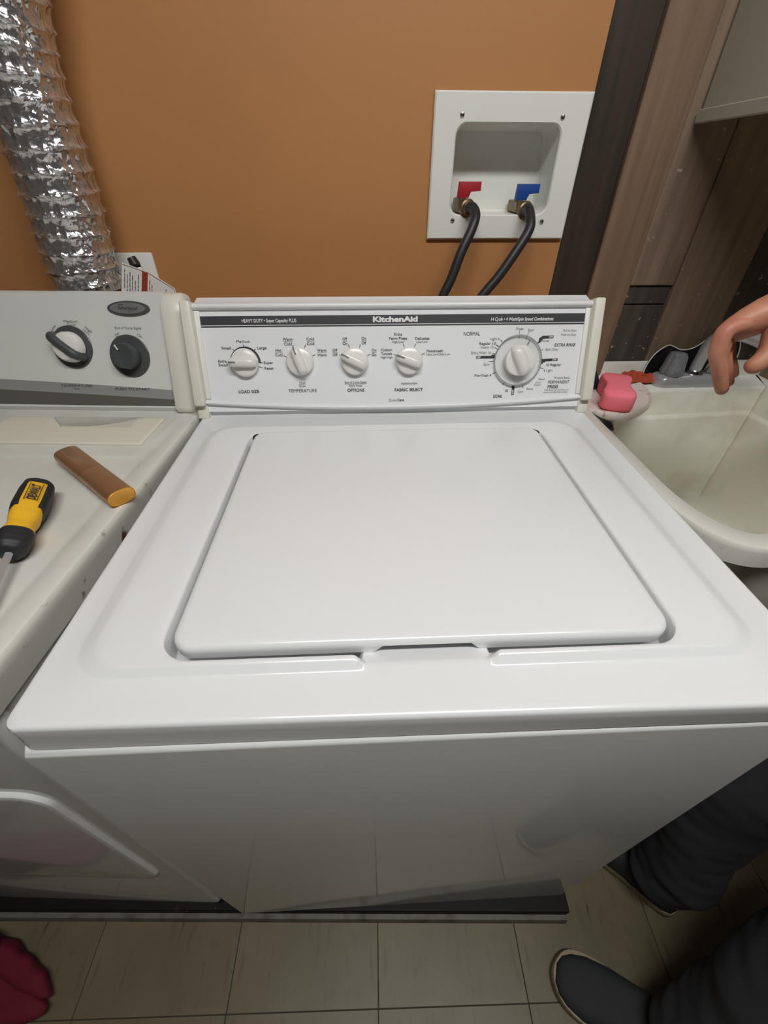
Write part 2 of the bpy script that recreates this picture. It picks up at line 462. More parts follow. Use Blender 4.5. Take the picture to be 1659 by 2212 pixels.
# pressed top panel
NX, NY, NC = 240, 70, 14
PZ = 0.0075
def smooth(a, b, x):
    t = max(0, min(1, (x - a) / (b - a))); return t * t * (3 - 2 * t)
def pocket_z(x, y, z):
    xc = -0.0035
    half = 0.064 - 0.012 * max(0, min(1, (0.0555 - y) / 0.016))
    k = 1 - smooth(half - 0.006, half + 0.004, abs(x - xc))
    if y > 0.100 or k <= 0: return z
    tgt = H + 0.0004 - 0.45 * max(0, y - 0.047)
    return z + (tgt - z) * k if (z > tgt or y > .054) else z
WELL = (-.2402, .2333, .0537, .462)
loops = []
def L_(x0, x1, y0, y1, r, z, wave=None):
    L = []
    for x, y in rrect(x0, x1, y0, y1, r, NX, NY, NC):
        if y < .036: y += (.0030 if z < H - .03 else .0062) * (.343 - x) / .686 * (1 - smooth(.010, .036, y))
        L.append((x, y, pocket_z(x, y, z)))
    loops.append(L)
L_(-.3430, .3430, -.0014, .645, .0115, H - .0345)
L_(-.3430, .3430, -.0032, .648, .0115, H - .016)
L_(-.3430, .3430, -.0036, .650, .0115, H - .0048)
L_(-.3425, .3425, -.0028, .649, .012, H - .0019)
L_(-.3410, .3410, -.0008, .647, .013, H - .0004)
L_(-.3385, .3385, .0020, .645, .014, H)
L_(-.3350, .3350, .0085, .643, .019, H)
L_(-.318, .309, .0400, .497, .040, H)
L_(-.314, .3045, .0425, .494, .038, H + .0012)
L_(-.302, .2935, .0465, .486, .034, H + PZ - .0012)
L_(-.297, .288, .0495, .482, .032, H + PZ)
for k in range(1, 6):
    t = k / 6
    L_(-.297 + t * (.297 - .2432), .288 + t * (.2363 - .288), .0495 + t * (.0507 - .0495), .482 + t * (.465 - .482), .032 + t * (.030 - .032), H + PZ)
L_(-.2432, .2363, .0507, .465, .0300, H + PZ)
L_(-.2412, .2343, .0527, .463, .0290, H + PZ - .001)
L_(-.2402, .2333, .0537, .462, .0280, H + PZ - .003)
L_(-.2395, .2326, .0544, .4615, .0280, H + PZ - .018)
L_(-.2395, .2326, .0546, .4613, .0280, H - .06)
for k_ in range(1, 5): L_(-.2395 + .005 * k_, .2326 - .005 * k_, .0546 + .011 * k_, .4613 - .005 * k_, .0260, H - .06)
bm = new_bm(); loft(bm, loops, False, True)
obj('top_panel', bm, 'enamel', washer, sharp=40)
# lid with a lifted notch in the skirt
def notch(x):
    return smooth(-.052, -.040, x) * (1 - smooth(.036, .048, x))
loops = []
def LD(d, z, lift=0.0, r=.021):
    L = []
    x0, x1, y0, y1 = -.2338 + d, .2291 - d, .0630 + d, .4655 - d
    for x, y in rrect(x0, x1, y0, y1, max(r - d, .004), NX, NY, NC):
        n = notch(x) if y < .09 else 0
        L.append((x, y, z + lift * n))
    loops.append(L)
LT = H + PZ + .0015
LD(.004, LT - .016, .0095); LD(0, LT - .0155, .0095); LD(-.0004, LT - .008, .002); LD(0, LT - .005); LD(.0015, LT - .0022); LD(.004, LT - .0006); LD(.008, LT)
bm = new_bm(); loft(bm, loops, True, True)
obj('lid', bm, 'enamel', washer, sharp=50)
for sx, x in ((-1, -.2315), (1, .2266)):
    bm = new_bm(); box(bm, x - .004, x + .004, .447, .459, H - .010, H + PZ - .0005, .001); obj('hinge_notch_shade', bm, 'dark', washer)  # near-black block stands in for the shade in the hinge notch

# console ----------------------------------------------------------
Vc = Vector((0, .064, .173)).normalized(); Nc = Vector((0, -Vc.z, Vc.y))
C0 = Vector((0, .528, H))
def CM(u=0, v=0, wo=0): return plane_mtx(C0 + Vector((u, 0, 0)) + v * Vc + wo * Nc, (1, 0, 0), Vc)
def cpt(u, v, wo): return C0 + Vector((u, 0, 0)) + v * Vc + wo * Nc
# body of the console, extruded along x
prof = [cpt(0, 0.0, -.014), cpt(0, .012, -.014), cpt(0, .012, -.005), cpt(0, .176, -.005), cpt(0, .183, -.004), cpt(0, .1835, -.008)]
prof = [(p.y, p.z) for p in prof] + [(.622, 1.143), (.630, 1.138), (.652, 1.06), (.655, H)]
bm = new_bm(); loft(bm, [[(x, y, z) for y, z in prof] for x in (-.330, .330)], True, True)
console = obj('console_panel', bm, 'fascia', washer, sharp=25)
# rolled upper edge
def roll(name, vfun, rv, rw, woff, x0=-.3295, x1=.3295, n=24, m=40):
    bm = new_bm(); loops = []
    for i in range(m + 1):
        u = x0 + (x1 - x0) * i / m
        vc, hv = vfun(u)
        loops.append([cpt(u, vc + hv * math.cos(2 * PI * k / n), woff + rw * math.sin(2 * PI * k / n)) for k in range(n)])
    loft(bm, loops, True, True)
    return obj(name, bm, 'enamel', washer)
roll('upper_rail', lambda u: (.1790, .0052), 0, .0075, -.0045)
def low(u):
    t = (u / .33) ** 2
    return (.0165 + .0115 * t, .0052 - .0018 * t)
roll('lower_rail', low, 0, .0085, -.006)
for s in (-1, 1):
    bm = new_bm(); box(bm, s * .3385 - .0088, s * .3385 + .0088, .0225, .1868, -.05, .0105, .0035, 3); xform(bm, CM()); obj('end_cap', bm, 'cream', washer)
    bm = new_bm(); box(bm, s * .3375 - .0092, s * .3375 + .0092, .0008, .0235, -.03, -.001, .002, 2); xform(bm, CM()); obj('end_cap_foot', bm, 'cream', washer)
    bm = new_bm(); box(bm, s * .3255 - .0042, s * .3255 + .0042, .034, .1735, -.008, -.0025, .0012, 2); xform(bm, CM()); obj('side_trim', bm, 'plastic_white', washer)
FM = CM(0, 0, -.005)
INK = ('ink', 'ink2', 'ink_white')
P = Print()
P.poly([(-.3215, .1512), (.3215, .1512), (.3215, .1648), (-.3215, .1648)], 0, .0003)
P.poly([(-.3215, .1478), (.3215, .1478), (.3215, .1500), (-.3215, .1500)], 0, .0003)
P.text('HEAVY DUTY \u2022 Super Capacity PLUS', -.2095, .1576, .0895, .0052, 2, .022)
P.text('KitchenAid', -.0005, .1582, .0750, .0078, 2, .05)
P.text('14 Cycle \u2022 4 Wash/Spin Speed Combinations', .2145, .1568, .1065, .0052, 2, .022, .15)
P.build('brand_band', FM, INK, console)
# load size
P = Print(); cu, cv = -.2555, .0925
P.arc(cu, cv, -2, 178, .0220, .0258)
for a in (90, 131, 49): P.tick(cu, cv, a, .0258, .0288, .0010)
P.tick(cu, cv, -1, .0258, .0292, .0010); P.tick(cu, cv, -17, .0230, .0292, .0010)
P.text('Medium', -.2558, .1262, .0225, .0044); P.text('Small', -.2850, .1160, .0155, .0044); P.text('Large', -.2256, .1158, .0155, .0044)
P.text('Extra', -.2940, .0955, .0142, .0044); P.text('Small', -.2938, .0895, .0154, .0044)
P.text('Super', -.2171, .0922, .0157, .0044); P.text('Reset', -.2169, .0833, .0150, .0044)
P.text('LOAD SIZE', -.2553, .0455, .0352, .0051, bold=.02)
P.build('load_size_legend', FM, INK, console)
def pair(P, a, b, u, v, wa, wb, h=.0044, mi=0, sp=.0074):
    P.text(a, u, v + sp / 2, wa, h, mi); P.text(b, u, v - sp / 2, wb, h, mi)
    wmax = max(wa, wb); P.line(u - wmax / 2, v, u + wmax / 2, v, .0005, 1)
P = Print(); cu, cv = -.163, .0935
for a in (161, 112, 68, 22): P.tick(cu, cv, a, .0232, .0286, .0010)
pair(P, 'Warm', 'Cold', -.1815, .1252, .0165, .0128); pair(P, 'Cold', 'Cold', -.1438, .1253, .0126, .0126)
pair(P, 'Hot', 'Cold', -.1982, .1080, .0097, .0122); pair(P, 'Warm', 'Warm', -.1256, .1073, .0163, .0163)
pair(P, 'Wash', 'Rinse', -.1626, .0562, .0110, .0110, .0034, 1, .0056)
P.text('TEMPERATURE', -.1626, .0456, .0490, .0051, bold=.02)
P.build('temperature_legend', FM, INK, console)
P = Print(); cu, cv = -.0700, .0930
for a in (158, 111, 69, 22): P.tick(cu, cv, a, .0232, .0286, .0010)
pair(P, 'Off', 'On', -.0858, .1250, .0080, .0078); pair(P, 'On', 'Off', -.0538, .1254, .0080, .0080)
pair(P, 'Off', 'Off', -.1032, .1072, .0082, .0082); pair(P, 'On', 'On', -.0370, .1066, .0078, .0078)
pair(P, 'End of Cycle Signal', 'Extra Rinse', -.0700, .0556, .0380, .0224, .0034, 1, .0058)
P.text('OPTIONS', -.0699, .0452, .0297, .0051, bold=.02)
P.build('options_legend', FM, INK, console)
P = Print(); cu, cv = .0232, .0928
for a in (159, 111, 68, 23): P.tick(cu, cv, a, .0232, .0286, .0010)
P.text('Knits', .0042, .1349, .0135, .0044); P.text('Perm Press', .0042, .1284, .0303, .0044); P.text('High/Low', .0042, .1229, .0200, .0034, 1)
P.text('Delicates', .0452, .1280, .0245, .0044); P.text('Low/Low', .0453, .1227, .0195, .0034, 1)
P.text('Cotton', -.0157, .1104, .0188, .0044); P.text('Towels', -.0157, .1043, .0190, .0044); P.text('High/High', -.0157, .0985, .0206, .0034, 1)
P.text('Handwash', .0670, .1081, .0281, .0044); P.text('Ultra Low/Ultra Low', .0735, .1024, .0410, .0034, 1)
P.text('Agitation/Spin', .0236, .0555, .0288, .0034, 1); P.text('FABRIC SELECT', .0229, .0447, .0495, .0051, bold=.02)
P.text('Quiet', -.0058, .0276, .0140, .0044, 1, .0); P.text('Care', .0085, .0276, .0120, .0044, 0, .02)
P.build('fabric_legend', FM, INK, console)
P = Print(); cu, cv = .2115, .0905
for a, r0, r1, mi, t in ((90, .034, .049, 1, .0008), (71, .036, .049, 1, .0008), (133, .041, .0462, 0, .0009), (146, .041, .0468, 0, .0013), (152, .041, .0468, 1, .0009), (164, .040, .0462, 1, .0008),
                         (181, .040, .050, 1, .0009), (207, .040, .0470, 0, .0012), (241, .040, .046, 0, .0010), (269, .039, .050, 1, .0008), (288, .039, .049, 1, .0008), (344, .040, .050, 1, .0010), (357, .039, .050, 0, .0014), (22, .040, .048, 1, .0009), (42, .040, .0450, 1, .0010)):
    P.tick(cu, cv, a, r0, r1, t, mi)
def off(P, pts, tu, tv, rot=0):
    P.poly(pts, 0, .0003); P.text('OFF', tu, tv, .0078, .0030, 2, .03, rot=rot)
off(P, [(.2452, .1174), (.2495, .1195), (.2530, .1252), (.2712, .1258), (.2717, .1305), (.2525, .1302), (.2468, .1262)], .2668, .1280)
off(P, [(.2520, .0842), (.2575, .0845), (.2578, .0884), (.2828, .0893), (.2830, .0938), (.2520, .0925)], .2772, .0915)
off(P, [(.1388, .0945), (.1740, .0945), (.1742, .1005), (.1668, .1010), (.1652, .0990), (.1390, .0990)], .1432, .0968)
off(P, [(.2060, .0490), (.2115, .0490), (.2112, .0455), (.2108, .0330), (.2062, .0330), (.2062, .0455), (.2048, .0458)], .2086, .0382, PI / 2)
P.text('NORMAL', .1297, .1345, .0279, .0058, 0, .02)
P.text('Rinse', .2117, .1417, .0126, .0042, 1, 0); P.text('Spin', .2311, .1394, .0102, .0042, 1, 0)
P.text('Pull to Start', .2985, .1381, .0235, .0038, 1, 0, .2); P.text('Push to Stop', .2972, .1316, .0256, .0038, 1, 0, .2)
P.text('Rinse', .2579, .1223, .0126, .0038, 1, 0, .2); P.text('EXTRA RINSE', .2928, .1153, .0362, .0050, 0, .012, .2); P.text('Spin Only', .2709, .1082, .0226, .0040, 1, 0, .15)
P.text('10 Regular', .2772, .0831, .0270, .0042, 0, .008, .1); P.text('6 Light', .2684, .0740, .0157, .0042, 1, .004, .1)
P.text('Wrinkle Resist', .2945, .0613, .0293, .0038, 1, .0, .2); P.text('PERMANENT', .2895, .0541, .0380, .0054, 0, .014, .15); P.text('PRESS', .2798, .0464, .0190, .0054, 0, .014, .15)
P.text('With Pause and Cool Down to', .2870, .0409, .0440, .0028, 1, 0, .2); P.text('prevent wrinkles from setting.', .2858, .0371, .0430, .0028, 1, 0, .2)
P.text('Pause', .2584, .0595, .0112, .0034, 1, 0, .2); P.text('Cool', .2524, .0540, .0090, .0034, 1, 0, .2); P.text('Down', .2518, .0499, .0118, .0034, 1, 0, .2)
P.text('Rinse', .2385, .0432, .0122, .0040, 1, 0, .1); P.text('Spin', .2223, .0387, .0102, .0040, 1, 0); P.text('20', .1971, .0406, .0054, .0042, 0, .01)
P.text('SOAK', .1820, .0313, .0165, .0053, 0, .018)
P.text('Light 6', .1699, .1261, .0160, .0042, 1, .004); P.text('Regular 10', .1577, .1189, .0280, .0042, 0, .01); P.text('Heavy 12', .1575, .1130, .0222, .0042, 1, .004)
P.text('Extra Wash 16', .1474, .1042, .0340, .0042, 1, .002); P.text('Spin', .1583, .0853, .0104, .0042, 1, .004); P.text('Pre-Wash 4', .1530, .0670, .0294, .0042, 0, .008)
P.build('cycle_legend', FM, INK, console)
# knobs
def bar_grip(bm, L0, L1, wd, h0, h1, n=14):
    """a rounded finger bar along +x from -L1 to L0, standing on h0 up to h1"""
    prof = []
    loops = []
    m = 18
    for i in range(m + 1):
        t = i / m; x = -L1 + (L0 + L1) * t
        e = min(1.0, math.sqrt(max(0.0, 1 - abs(2 * t - 1) ** 5)))
        wdt = max(.0012, wd * (0.35 + 0.65 * e)); hh = h0 + (h1 - h0) * (0.25 + 0.75 * e)
        lp = [(x, -wdt * 1.12, h0), (x, -wdt * 1.05, h0 + (hh - h0) * .5)]
        for k in range(n + 1):
            a = PI - PI * k / n
            lp.append((x, wdt * math.cos(a), hh - wdt * .75 + wdt * .75 * math.sin(a)))
        lp += [(x, wdt * 1.05, h0 + (hh - h0) * .5), (x, wdt * 1.12, h0)]
        loops.append(lp)
    loft(bm, loops, True, True)
def grip_pointer(L0, L1, h0, h1, x0, x1, wd):
    bm = new_bm(); loops = []
    for i in range(13):
        x = x0 + (x1 - x0) * i / 12; t = (x + L1) / (L0 + L1)
        e = min(1.0, math.sqrt(max(0.0, 1 - abs(2 * t - 1) ** 5))); hh = h0 + (h1 - h0) * (0.25 + 0.75 * e)
        loops.append([(x, -wd, hh - .001), (x, -wd, hh + .00025), (x, wd, hh + .00025), (x, wd, hh - .001)])
    loft(bm, loops, True, True); return bm
def knob(u, v, ang, L0, r=.0228):
    bm = new_bm()
    lathe(bm, [(r * .96, 0.001), (r, .002), (r, .0075), (r * .97, .0090), (r * .85, .0104), (r * .5, .0118), (r * .1, .0124)], n=56)
    rot = Matrix.Rotation(math.radians(ang), 4, 'Z')
    b2 = new_bm(); bar_grip(b2, L0, r * .98, .0072, .006, .0235); xform(b2, rot)
    me = bpy.data.meshes.new('tmp'); b2.to_mesh(me); b2.free(); bm.from_mesh(me); bpy.data.meshes.remove(me)
    KM = CM(u, v, -.005)
    xform(bm, KM); k = obj('control_knob', bm, 'plastic_white', washer, sharp=50)
    b3 = grip_pointer(L0, r * .98, .006, .0235, L0 * .42, L0 * .985, .0013)
    xform(b3, KM @ rot); obj('pointer_mark', b3, 'pointer', k)
    return k
knob(-.2555, .0925, 179, .0262); knob(-.163, .0935, 110, .0250); knob(-.0700, .0930, 154, .0250); knob(.0232, .0928, 160, .0250)
# cycle dial
KM = CM(.2115, .0905, -.005)
bm = new_bm(); lathe(bm, [(.0385, .0006), (.0412, .0012), (.0414, .0045), (.0408, .0058), (.0398, .0052), (.0385, .0040), (.020, .0040)], n=72, cap0=False, cap1=True); xform(bm, KM)
dial = obj('cycle_dial', bm, 'clear', washer, sharp=50)
bm = new_bm()
loops = []
for rr, hh in ((.0400, .0030), (.0418, .0030), (.0420, .0052), (.0412, .0064), (.0402, .0054), (.0400, .0030)):
    loops.append([(rr * math.cos(2 * PI * k / 72), rr * math.sin(2 * PI * k / 72), hh) for k in range(72)])
loft(bm, loops); xform(bm, KM); obj('dial_rim', bm, 'chrome', dial)
bm = new_bm(); lathe(bm, [(.022, .004), (.0245, .005), (.0250, .015), (.0242, .0172), (.020, .0184), (.008, .0192), (.001, .0193)], n=56)
b2 = new_bm(); bar_grip(b2, .0262, .0262, .0098, .010, .032); xform(b2, Matrix.Rotation(math.radians(117), 4, 'Z'))
me = bpy.data.meshes.new('tmp'); b2.to_mesh(me); b2.free(); bm.from_mesh(me); bpy.data.meshes.remove(me)
xform(bm, KM); obj('dial_grip', bm, 'plastic_white', dial, sharp=50)
bm = new_bm(); box(bm, .0292, .0372, -.0009, .0009, .0040, .0048); xform(bm, KM @ Matrix.Rotation(math.radians(61), 4, 'Z')); obj('dial_pointer', bm, 'pointer', dial)

# ------------------------------------------------------------------ dryer (its own slightly turned frame)
DO = Vector((-.3555, .555, 0)); DY = math.radians(-3.6)
DM = Matrix.Translation(DO) @ Matrix.Rotation(DY, 4, 'Z')
dryer = thing('clothes_dryer', 'white clothes dryer at the left edge, left of the washing machine', 'dryer', DM @ Vector((-.365, -.25, .045)))
def dobj(name, bm, m, parent=None, **k):
    xform(bm, DM); return obj(name, bm, m, parent or dryer, **k)
bm = new_bm(); box(bm, -.725, -.004, -.515, .06, .072, .945, .012, 3); dobj('cabinet', bm, 'enamel_rust')
bm = new_bm()
loops = []
for d, y in ((.004, -.510), (0, -.518), (0, -.523), (.002, -.528), (.005, -.5305), (.009, -.5312)):
    loops.append([(x, y, z) for x, z in rrect(-.727 + d, .000 - d, .078 + d, .932 - d, max(.026 - d, .006), 30, 30, 8)])
loft(bm, loops, True, True); dobj('front_panel', bm, 'enamel_front')
bm = new_bm(); loops = []
for d, y in ((-.001, -.530), (0, -.5335), (.002, -.5362), (.005, -.5372), (.009, -.5375)):
    loops.append([(x, y, z) for x, z in rrect(-.690 + d, -.037 - d, .352 + d, .762 - d, max(.034 - d, .008), 30, 30, 10)])
loft(bm, loops, True, True); dobj('door', bm, 'enamel_front')
bm = new_bm(); loops = []
def DL(x0, x1, y0, y1, r, z): loops.append([(x, y, z) for x, y in rrect(x0, x1, y0, y1, r, 60, 40, 10)])
DL(-.733, .004, -.541, .06, .012, .928); DL(-.735, .006, -.543, .062, .014, .955); DL(-.735, .006, -.543, .062, .015, .963); DL(-.7335, .0045, -.5415, .0605, .016, .9668); DL(-.731, .002, -.539, .058, .017, .9687); DL(-.727, -.002, -.535, .054, .018, .969)
DL(-.700, -.024, -.500, -.150, .012, .969); DL(-.697, -.028, -.497, -.153, .010, .9664); DL(-.690, -.034, -.49, -.16, .008, .9662)
bm = new_bm(); loft(bm, loops, True, True)
def cut_box(bm, a):
    me = bpy.data.meshes.new('tmp'); bmesh.ops.recalc_face_normals(bm, faces=bm.faces[:]); bm.to_mesh(me); bm.free()
    o = bpy.data.objects.new('tmp', me); COL.objects.link(o)
    b = new_bm(); box(b, *a); m2 = bpy.data.meshes.new('tmp2'); b.to_mesh(m2); b.free()
    c = bpy.data.objects.new('tmp2', m2); COL.objects.link(c)
    md = o.modifiers.new('b', 'BOOLEAN'); md.operation = 'DIFFERENCE'; md.object = c; md.solver = 'EXACT'
    em = bpy.data.meshes.new_from_object(o.evaluated_get(bpy.context.evaluated_depsgraph_get()))
    r = new_bm(); r.from_mesh(em)
    bpy.data.objects.remove(o); bpy.data.objects.remove(c)
    for k in (me, m2, em): bpy.data.meshes.remove(k)
    return r
bm = cut_box(bm, (-.2455, -.087, -.0705, -.0215, .946, 1.0))
bmesh.ops.recalc_face_normals(bm, faces=bm.faces[:])
for f in bm.faces:
    if f.normal.x > .6: f.material_index = 1
dobj('top_panel', bm, ['enamel_dryer', 'enamel_rust'], sharp=40)
# lint screen cover: cream plate with a scooped handle
bm = new_bm(); grid = {}
LX0, LX1, LY0, LY1 = -.322, -.046, -.120, -.030
gx, gy = 92, 45
for i in range(gx + 1):
    for j in range(gy + 1):
        x = LX0 + (LX1 - LX0) * i / gx; y = LY0 + (LY1 - LY0) * j / gy
        z = .9735
        e = min(x - LX0, LX1 - x, y - LY0, LY1 - y)
        if e < .003: z -= (1 - e / .003) ** 2 * .002
        if -.2425 < x < -.090 and -.0675 < y < -.0245:
            t = (x + .2425) / .1525
            z -= .019 * max(0, 1 - t ** 2.2) * min(1, (x + .2425) / .004 + .15)
        grid[i, j] = bm.verts.new((x, y, z))
for i in range(gx):
    for j in range(gy): bm.faces.new((grid[i, j], grid[i + 1, j], grid[i + 1, j + 1], grid[i, j + 1]))
ring = [grid[i, 0] for i in range(gx + 1)] + [grid[gx, j] for j in range(1, gy + 1)] + [grid[i, gy] for i in range(gx - 1, -1, -1)] + [grid[0, j] for j in range(gy - 1, 0, -1)]
low_ = [bm.verts.new((v.co.x, v.co.y, .955)) for v in ring]
for i in range(len(ring)):
    j = (i + 1) % len(ring); bm.faces.new((ring[i], low_[i], low_[j], ring[j]))
dobj('lint_screen_cover', bm, 'cream2', sharp=40)
# console
tD = .35
VD = Vector((0, math.sin(tD), math.cos(tD))); ND = Vector((0, -VD.z, VD.y))
def DCM(u=0, v=0, wo=0): return DM @ plane_mtx(Vector((u, 0, .969)) + v * VD + wo * ND, (1, 0, 0), VD)
def dp(v, wo): p = v * VD + wo * ND; return (p.y, p.z + .969)
pr_ = [dp(.000, -.012), dp(.002, -.004), dp(.008, .001), dp(.012, 0), dp(.1915, 0), dp(.1945, -.004)] + [(.078, 1.150), (.084, 1.137), (.084, .969)]
bm = new_bm(); loft(bm, [[(x, y, z) for y, z in pr_] for x in (-.715, -.030)], True, True)
dcon = dobj('console_panel', bm, 'fascia_dryer', sharp=25)
for x0, x1 in ((-.036, .000), (-.728, -.692)):
    bm = new_bm(); loops = []
    prof = [dp(-.001, -.02), dp(-.001, .0), dp(.003, .008), dp(.010, .011), dp(.165, .010), dp(.180, .007), dp(.190, .0), dp(.1955, -.012), dp(.196, -.03), (.086, 1.137), (.086, .969)]
    for x, sc in ((x0, .97), (x0 + .003, 1), (x1 - .008, 1), (x1 - .003, .93), (x1, .80)):
        cy = sum(p[0] for p in prof) / len(prof); cz = sum(p[1] for p in prof) / len(prof)
        loops.append([(x, .07 + (y - .07) * sc, .969 + (z - .969) * (1 - (1 - sc) * .25)) for y, z in prof])
    loft(bm, loops, True, True); dobj('end_cap', bm, 'cream', sharp=60)
DI = ('band_light', 'band_dark', 'ink', 'ink2', 'charcoal', 'ink_white')
P = Print()
def bandv(u, a, b): return a + (b - a) * (-.038 - u) / .318
def strip(a, b, mi):
    n = 20
    for k in range(n):
        u0 = -.036 - (.655) * k / n; u1 = -.036 - .655 * (k + 1) / n
        f = lambda u, q: q[0] + (q[1] - q[0]) * (1 - ((1 - min(1, (-.036 - u) / .655)) ** 1.6))
        P.poly([(u0, f(u0, a)), (u0, f(u0, b)), (u1, f(u1, b)), (u1, f(u1, a))], mi, .0003)
strip((.0222, .045), (.0384, .064), 0); strip((.0100, .0125), (.0222, .045), 1)
P.text('TEMPERATURE', -.2110, .0445, .0560, .0042, 2, .008); P.text('Timed', -.2115, .0393, .0110, .0030, 2, 0); P.text('PUSH TO START', -.1112, .0398, .0620, .0044, 2, .008)
P.build('lower_band', DCM(), DI, dcon)
P = Print(); a1 = (-.2030, .1080)
P.text('Medium', -.1967, .1489, .0240, .0046, 3, .0); P.text('Casual', -.1970, .1440, .0150, .0034, 3, 0)
P.text('Low', -.2293, .1389, .0125, .0046, 3, 0, rot=math.radians(42)); P.text('Delicate', -.2258, .1340, .0160, .0032, 3, 0, rot=math.radians(42))
P.text('High', -.1690, .1362, .0130, .0046, 3, 0, rot=math.radians(-42)); P.text('Heavy', -.1730, .1325, .0130, .0032, 3, 0, rot=math.radians(-42))
P.text('End of Cycle Signal', -.1005, .1394, .0450, .0042, 3, 0)
P.text('Off', -.1215, .1284, .0085, .0048, 3, 0, rot=math.radians(26)); P.text('On', -.0830, .1274, .0085, .0048, 3, 0, rot=math.radians(-26))
P.build('dial_legend', DCM(), DI, dcon)
# badge
def ellipse(bm, a, b, h, n=64, mtx=None):
    loops = []
    for s, z in ((1, 0), (1, h * .6), (.97, h)):
        loops.append([(a * s * math.cos(2 * PI * k / n), b * s * math.sin(2 * PI * k / n), z) for k in range(n)])
    loft(bm, loops, True, True)
bm = new_bm(); ellipse(bm, .0360, .0118, .0020); xform(bm, DCM(-.0936, .1690)); badge = obj('badge', bm, 'charcoal', dryer)
bm = new_bm(); ellipse(bm, .0300, .0088, .0028); xform(bm, DCM(-.0945, .1695)); obj('badge_face', bm, mat('badge_silver', S(168, 168, 168), 0.35, metal=.6), badge)
P = Print(); P.text('Whirlpool', 0, 0, .0330, .0050, 2, .012)
P.line(-.0145, .0045, -.0055, .0062, .0006, 2); P.line(-.0145, .0045, -.0060, .0054, .0006, 2)
pts = [(-.008, -.0080), (-.002, -.005), (.003, .0005), (.006, .0055), (.0085, .0065), (.0095, .005)]
for p, q in zip(pts[:-1], pts[1:]): P.line(*p, *q, .0004, 3)
pts = [(.002, -.006), (.012, -.003), (.018, .003)]
for p, q in zip(pts[:-1], pts[1:]): P.line(*p, *q, .0004, 3)
P.build('badge_lettering', DCM(-.0945, .1695, .0026), DI, badge)
# dryer knobs
KM = DCM(a1[0], a1[1])
bm = new_bm(); lathe(bm, [(.0345, 0), (.0345, .0016), (.0335, .0024), (.004, .0026)], n=64); xform(bm, KM); k1 = obj('temperature_knob', bm, 'charcoal', dryer)
bm = new_bm(); lathe(bm, [(.0225, .002), (.0250, .004), (.0240, .014), (.0205, .020), (.012, .0225), (.001, .023)], n=48); xform(bm, KM); obj('knob_dome', bm, 'plastic_white', k1)
bm = new_bm(); bar_grip(bm, .0345, .0310, .0072, .004, .029); xform(bm, KM @ Matrix.Rotation(math.radians(141), 4, 'Z')); obj('knob_grip', bm, 'charcoal2', k1)
bm = new_bm(); box(bm, .0285, .0338, -.0014, .0014, .013, .0150); xform(bm, KM @ Matrix.Rotation(math.radians(141), 4, 'Z')); obj('pointer_mark', bm, 'ink_white', k1)
KM = DCM(-.1056, .0945)
bm = new_bm(); lathe(bm, [(.0345, 0), (.0345, .0016), (.0335, .0024), (.004, .0026)], n=64); xform(bm, KM); k2 = obj('start_knob', bm, 'charcoal', dryer)
bm = new_bm(); lathe(bm, [(.0205, .002), (.0218, .005), (.0205, .020), (.0190, .0225), (.0165, .0228), (.012, .0215), (.001, .0210)], n=48); xform(bm, KM); obj('knob_cap', bm, 'charcoal2', k2)
bm = new_bm(); box(bm, .0105, .0200, -.0011, .0011, .0222, .0236, .0004, 1); xform(bm, KM @ Matrix.Rotation(math.radians(121), 4, 'Z')); obj('pointer_mark', bm, 'ink_white', k2)
for lx in (-.68, -.05):
    for ly in (-.47, .0):
        bm = new_bm(); lathe(bm, [(.018, .0402), (.020, .047), (.016, .056), (.010, .058), (.010, .080)], Matrix.Translation((lx, ly, 0)), 18); dobj('foot', bm, 'rubber')

# ------------------------------------------------------------------ platform under both machines
plat = thing('platform', 'low black painted platform under the washing machine and dryer', 'platform', (-.4, .35, 0))
PM = Matrix.Translation((.3680, -.0285, 0)) @ Matrix.Rotation(math.radians(-2.6), 4, 'Z')
bm = new_bm(); box(bm, -1.75 + .15, 0, .0120, .76, 0.0, .040, .002, 1); xform(bm, PM); obj('platform_board', bm, 'platform', plat)
bm = new_bm()
loft(bm, [[(x, .0115, 0), (x, -.001, 0), (x, 0, .008), (x, .003, .016), (x, .0115, .018)] for x in (-1.60, -.003)], True, True); xform(bm, PM); obj('edge_strip', bm, 'edge', plat)
bm = new_bm(); box(bm, -.305, -.275, .034, .060, .0402, .0575, .001, 1); tag(obj('wooden_shim', bm, mat('shim_wood', S(168, 150, 112), .8)), 'small pale wooden shim on the platform under the washing machine', 'shim')

# ------------------------------------------------------------------ foil duct
duct = None
def duct_path():
    pts = []
    ctrl = [(1.14, -.549, .7165), (1.18, -.549, .7165), (1.25, -.541, .7165), (1.32, -.536, .716), (1.42, -.531, .715), (1.49, -.516, .714), (1.60, -.480, .71), (1.80, -.40, .70), (2.10, -.27, .69), (2.36, -.20, .69)]
    return catmull([(x, y, z) for z, x, y in ctrl], 60)
pts = duct_path()
acc = [0.0]
for a, b in zip(pts[:-1], pts[1:]): acc.append(acc[-1] + (b - a).length)
STEP = 0.0022; tot = acc[-1]; N_TH = 84
def at(s):
    import bisect
    i = min(max(bisect.bisect_right(acc, s) - 1, 0), len(pts) - 2)
    t = (s - acc[i]) / max(1e-9, acc[i + 1] - acc[i])
    return pts[i].lerp(pts[i + 1], t), (pts[i + 1] - pts[i]).normalized()
bm = new_bm(); loops = []; s = 0.0
PITCH = .0262
